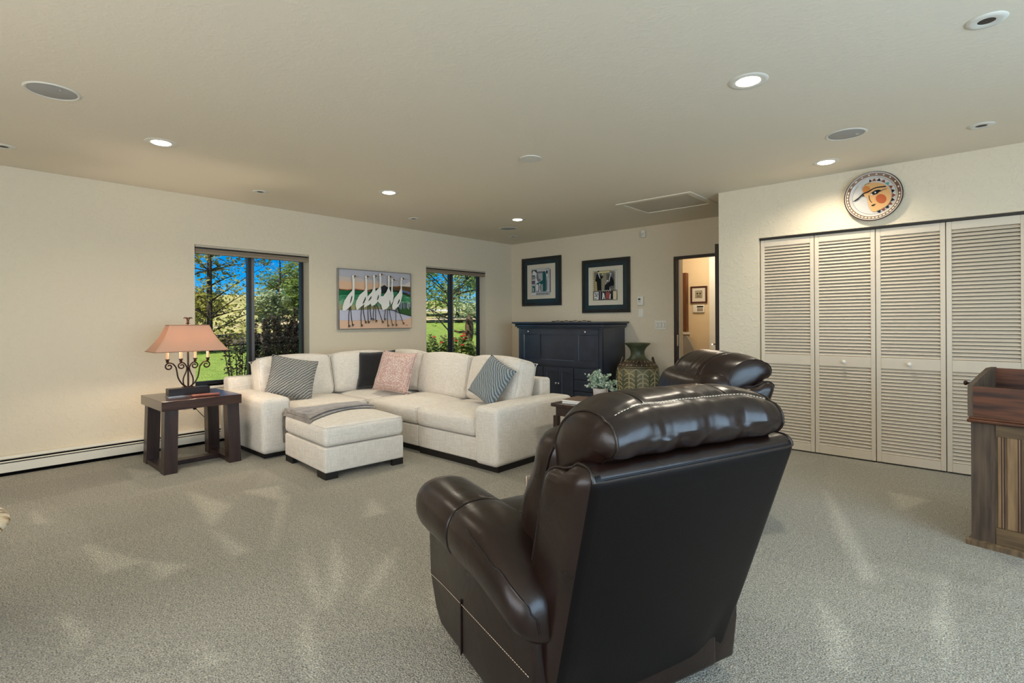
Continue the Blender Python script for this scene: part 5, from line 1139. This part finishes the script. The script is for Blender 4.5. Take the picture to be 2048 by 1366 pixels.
m_lf = {'olive': leaf_mat('leaf_olive', (132, 136, 62), (176, 164, 84)), 'green': leaf_mat('leaf_green', (92, 122, 52), (132, 152, 72)), 'pale': leaf_mat('leaf_pale', (132, 150, 110), (168, 180, 140)), 'dark': leaf_mat('leaf_dark', (38, 30, 24), (58, 46, 34)), 'rose': leaf_mat('leaf_rose', (98, 116, 58), (150, 156, 88)), 'gold': leaf_mat('leaf_gold', (150, 130, 58), (178, 160, 84))}
def leaves(mb, rr, c, rad, n, size, flat=.6):
    for _ in range(n):
        while True:
            p = Vector((rr.uniform(-1, 1), rr.uniform(-1, 1), rr.uniform(-1, 1)))
            if p.length < 1: break
        p = Vector((c[0] + p.x * rad[0], c[1] + p.y * rad[1], c[2] + p.z * rad[2])); a = Vector((rr.uniform(-1, 1), rr.uniform(-1, 1), rr.uniform(-.6, .6))).normalized(); b = a.cross(Vector((rr.uniform(-1, 1), rr.uniform(-1, 1), 1))).normalized(); s_ = size * rr.uniform(.6, 1.3)
        mb.add([p - a * s_, p - b * s_ * flat, p + a * s_, p + b * s_ * flat], [(0, 1, 2, 3)])
def tree(name, lab, x, y, hgt, crown_r, leaf, seed, n=2600, size=.11, trunk_r=.13, lean=(0, 0), bare=False, low=.3, cat='tree', group='trees beyond the windows', bark=None, clusters=34, cr=.5):
    rr = random.Random(seed); z0 = gz(x, y); t = thing(name, lab, cat, (x, y, z0), group=group); o = t.location; tm = MB(o); fm = MB(o)
    top = Vector((x + lean[0], y + lean[1], z0 + hgt * .9)); P = crom([Vector((x, y, z0 - .1)), Vector((x + lean[0] * .3 + rr.uniform(-.1, .1), y + lean[1] * .3, z0 + hgt * .3)), Vector((x + lean[0] * .7, y + lean[1] * .7 + rr.uniform(-.15, .15), z0 + hgt * .6)), top], 6)
    tm.tube(P, lambda q: trunk_r * (1 - .85 * q), 8); ends = []
    for k in range(clusters):
        i = rr.randrange(int(len(P) * low * .8), len(P) - 1); p = P[i]; a = rr.uniform(0, 2 * pi); f = i / len(P); L = crown_r * (1.05 - .55 * max(0, f - .45)) * rr.uniform(.5, 1.); d = Vector((cos(a), sin(a), rr.uniform(.05, .7)))
        q = [p, p + d * L * .5 + Vector((0, 0, .06 * L)), p + d * L + Vector((rr.uniform(-.1, .1), rr.uniform(-.1, .1), .14 * L * rr.uniform(-.5, 1)))]; q = crom(q, 3); tm.tube(q, lambda s_: trunk_r * .32 * (1 - .8 * s_) * (1.1 - f), 5); ends.append(q[-1]); ends.append(q[len(q) // 2])
        for _ in range(2): e = q[rr.randrange(2, len(q))]; g = e + Vector((rr.uniform(-1, 1), rr.uniform(-1, 1), rr.uniform(-.2, .9))) * L * .35; tm.tube([e, (e + g) / 2 + Vector((0, 0, .03)), g], lambda s_: .014 * (1 - .7 * s_), 4); ends.append(g)
    tm.build('trunk', bark or m_bark, t)
    if not bare or n:
        for e in ends: leaves(fm, rr, e, (crown_r * cr * .55, crown_r * cr * .55, crown_r * cr * .4), max(1, n // len(ends)), size)
        fm.build('foliage', m_lf[leaf], t, 0, kind='stuff')
    return t
def shrub(name, lab, x, y, hgt, r, leaf, seed, stems=9, n=1500, size=.03, upright=.9, cat='shrub', group='shrubs outside the windows'):
    rr = random.Random(seed); z0 = gz(x, y); t = thing(name, lab, cat, (x, y, z0), group=group); o = t.location; tm = MB(o); fm = MB(o)
    for k in range(stems):
        a = 2 * pi * k / stems + rr.uniform(-.3, .3); L = hgt * rr.uniform(.75, 1.); f = r * rr.uniform(.4, 1.)
        P = crom([Vector((x + .03 * cos(a), y + .03 * sin(a), z0 - .03)), Vector((x + f * .55 * cos(a), y + f * .55 * sin(a), z0 + L * .4)), Vector((x + f * cos(a) * upright, y + f * sin(a) * upright, z0 + L * .75)), Vector((x + f * cos(a) * 1.05, y + f * sin(a) * 1.05, z0 + L))], 5)
        tm.tube(P, lambda s_: .012 * (1 - .75 * s_), 5)
        for q in P[3:]: leaves(fm, rr, q, (r * .16, r * .16, hgt * .06), max(1, n // (stems * (len(P) - 3))), size)
    tm.build('stems', m_bark, t, kind='stuff'); fm.build('foliage', m_lf[leaf], t, 0, kind='stuff'); return t
# through the window by the lamp
tree('garden_tree', 'tall yellow-green tree filling the left pane by the lamp', -16.3, 5.25, 7.6, 1.4, 'olive', 11, 9000, .052, .09, clusters=64, low=.12, cr=.42)
tree('garden_tree', 'forked old tree at the far left of the lamp window', -19.5, 5.35, 6.0, 2.0, 'olive', 12, 1500, .08, .15, (-.9, -.9), low=.4)
tree('garden_tree', 'sparse bare-branched tree against blue sky', -25.5, 11.3, 4.2, 1.3, 'olive', 13, 260, .06, .09, bare=True, low=.35, bark=m_bark, cr=.35)
tree('garden_tree', 'leafy branch tree at the upper right of the lamp window', -21.0, 10.9, 6.9, 1.0, 'gold', 14, 1500, .08, .12, low=.55)
for k, (x, y, h_, r_, lf, lab) in enumerate(((-24.5, 10.5, 1.5, .75, 'pale', 'pale rounded willow bush in the right pane of the lamp window'), (-24.5, 11.9, 2.1, .95, 'green', 'large green bush in the right pane of the lamp window'), (-31.0, 14.2, 2.6, 1.5, 'green', 'tall green tree crown behind the bushes'), (-28., 8.4, 1.9, 1.4, 'olive', 'olive tree row behind the tall left tree'), (-30., 15.2, 3.6, 1.6, 'green', 'broad green tree behind the gold-leaved one'))):
    tree('background_tree', lab, x, y, h_, r_, lf, 30 + k, 3400, .085, .09, low=.1, group='bushes on the far bank', clusters=40, cr=.6)
shrub('barberry_shrub', 'single dark upright barberry outside the left lamp pane', -7.9, 2.92, 1.22, .34, 'dark', 41, 9, 900, .026)
for k in range(6): shrub('barberry_shrub', ('dark barberry hedge plant, %s in the row from the mullion' % ('first', 'second', 'third', 'fourth', 'fifth', 'sixth')[k]), -8.4 - .02 * k, 3.42 + .26 * k, 1.32 + .08 * ((k * 7) % 3), .24, 'dark', 50 + k, 14, 2200, .028)
# through the window near the corner
tree('garden_tree', 'overhanging green tree in the left pane near the corner', -9.6, 8.45, 5.2, 1.7, 'green', 21, 7500, .042, .07, low=.32, clusters=48, cr=.45)
tree('garden_tree', 'pale olive tree in the right pane near the corner', -16.5, 16.2, 5.0, 1.9, 'pale', 22, 9000, .07, .11, low=.25, clusters=46, cr=.55)
tree('garden_tree', 'far green tree behind the corner window', -24., 21.6, 6.0, 2.0, 'olive', 23, 3600, .1, .14, low=.2, clusters=44, cr=.6)
tree('garden_tree', 'far dark green tree at the left of the corner window', -23., 17.2, 5.6, 1.9, 'green', 24, 3200, .1, .14, low=.25, clusters=44, cr=.6)
rb = shrub('rose_bush', 'red-flowering rose bush below the corner window', -7.75, 6.75, 1.02, .62, 'rose', 61, 22, 7000, .034)
rb2 = shrub('rose_bush', 'leafy rose bush without flowers below the corner window', -7.6, 7.6, .88, .6, 'rose', 62, 22, 7000, .034)
m_petal = mat('rose_red', (190, 44, 36), .6); rr = random.Random(9)
for k in range(12):
    a = rr.uniform(-1.5, .3); q = rr.uniform(.42, .62); p = (-7.75 + q * cos(a), 6.75 + q * sin(a), gz(-7.75, 0) + rr.uniform(.86, 1.12)); mb = MB(rb.location)
    for j in range(3): mb.lathe([(.004, -.012), (.018 + .008 * j, .0 - .004 * j), (.016 + .011 * j, .016 - .004 * j)], p, 7, cap=False, fn=lambda r_, z_, an, j=j: r_ * (1 + .15 * sin(3 * an + j)))
    mb.build('rose_bloom', m_petal, rb, 60)
# hanging feeder on a shepherd hook
m_rust = mat('rusted_metal', (110, 84, 62), .8, .2, vary=(14, (74, 54, 40), 4))
fx, fy = -9.4, 8.85; fz = gz(fx, 0); t = thing('garden_feeder', 'rusty barrel bird feeder on a post in the right corner pane', 'bird feeder', (fx, fy, fz)); o = t.location
MB(o).tube([(fx, fy, fz), (fx, fy, fz + 1.02)], .03, 8).build('post', m_rust, t); MB(o).lathe([(.04, 0), (.08, .06), (.1, .2), (.105, .42), (.085, .5), (.105, .52), (.1, .55), (.03, .64), (.012, .66)], (fx, fy, fz + .72), 18).build('barrel', m_rust, t, 60)
MB(o).tube([(fx, fy, fz + 1.37), (fx, fy, fz + 1.5)], .008, 6).build('hanger', m_rust, t); MB(o).tube([(fx - .02, fy - .02, fz + .98), (fx - .16, fy - .2, fz + .97), (fx - .22, fy - .3, fz + 1.0)], .025, 7).build('perch_arm', m_rust, t)
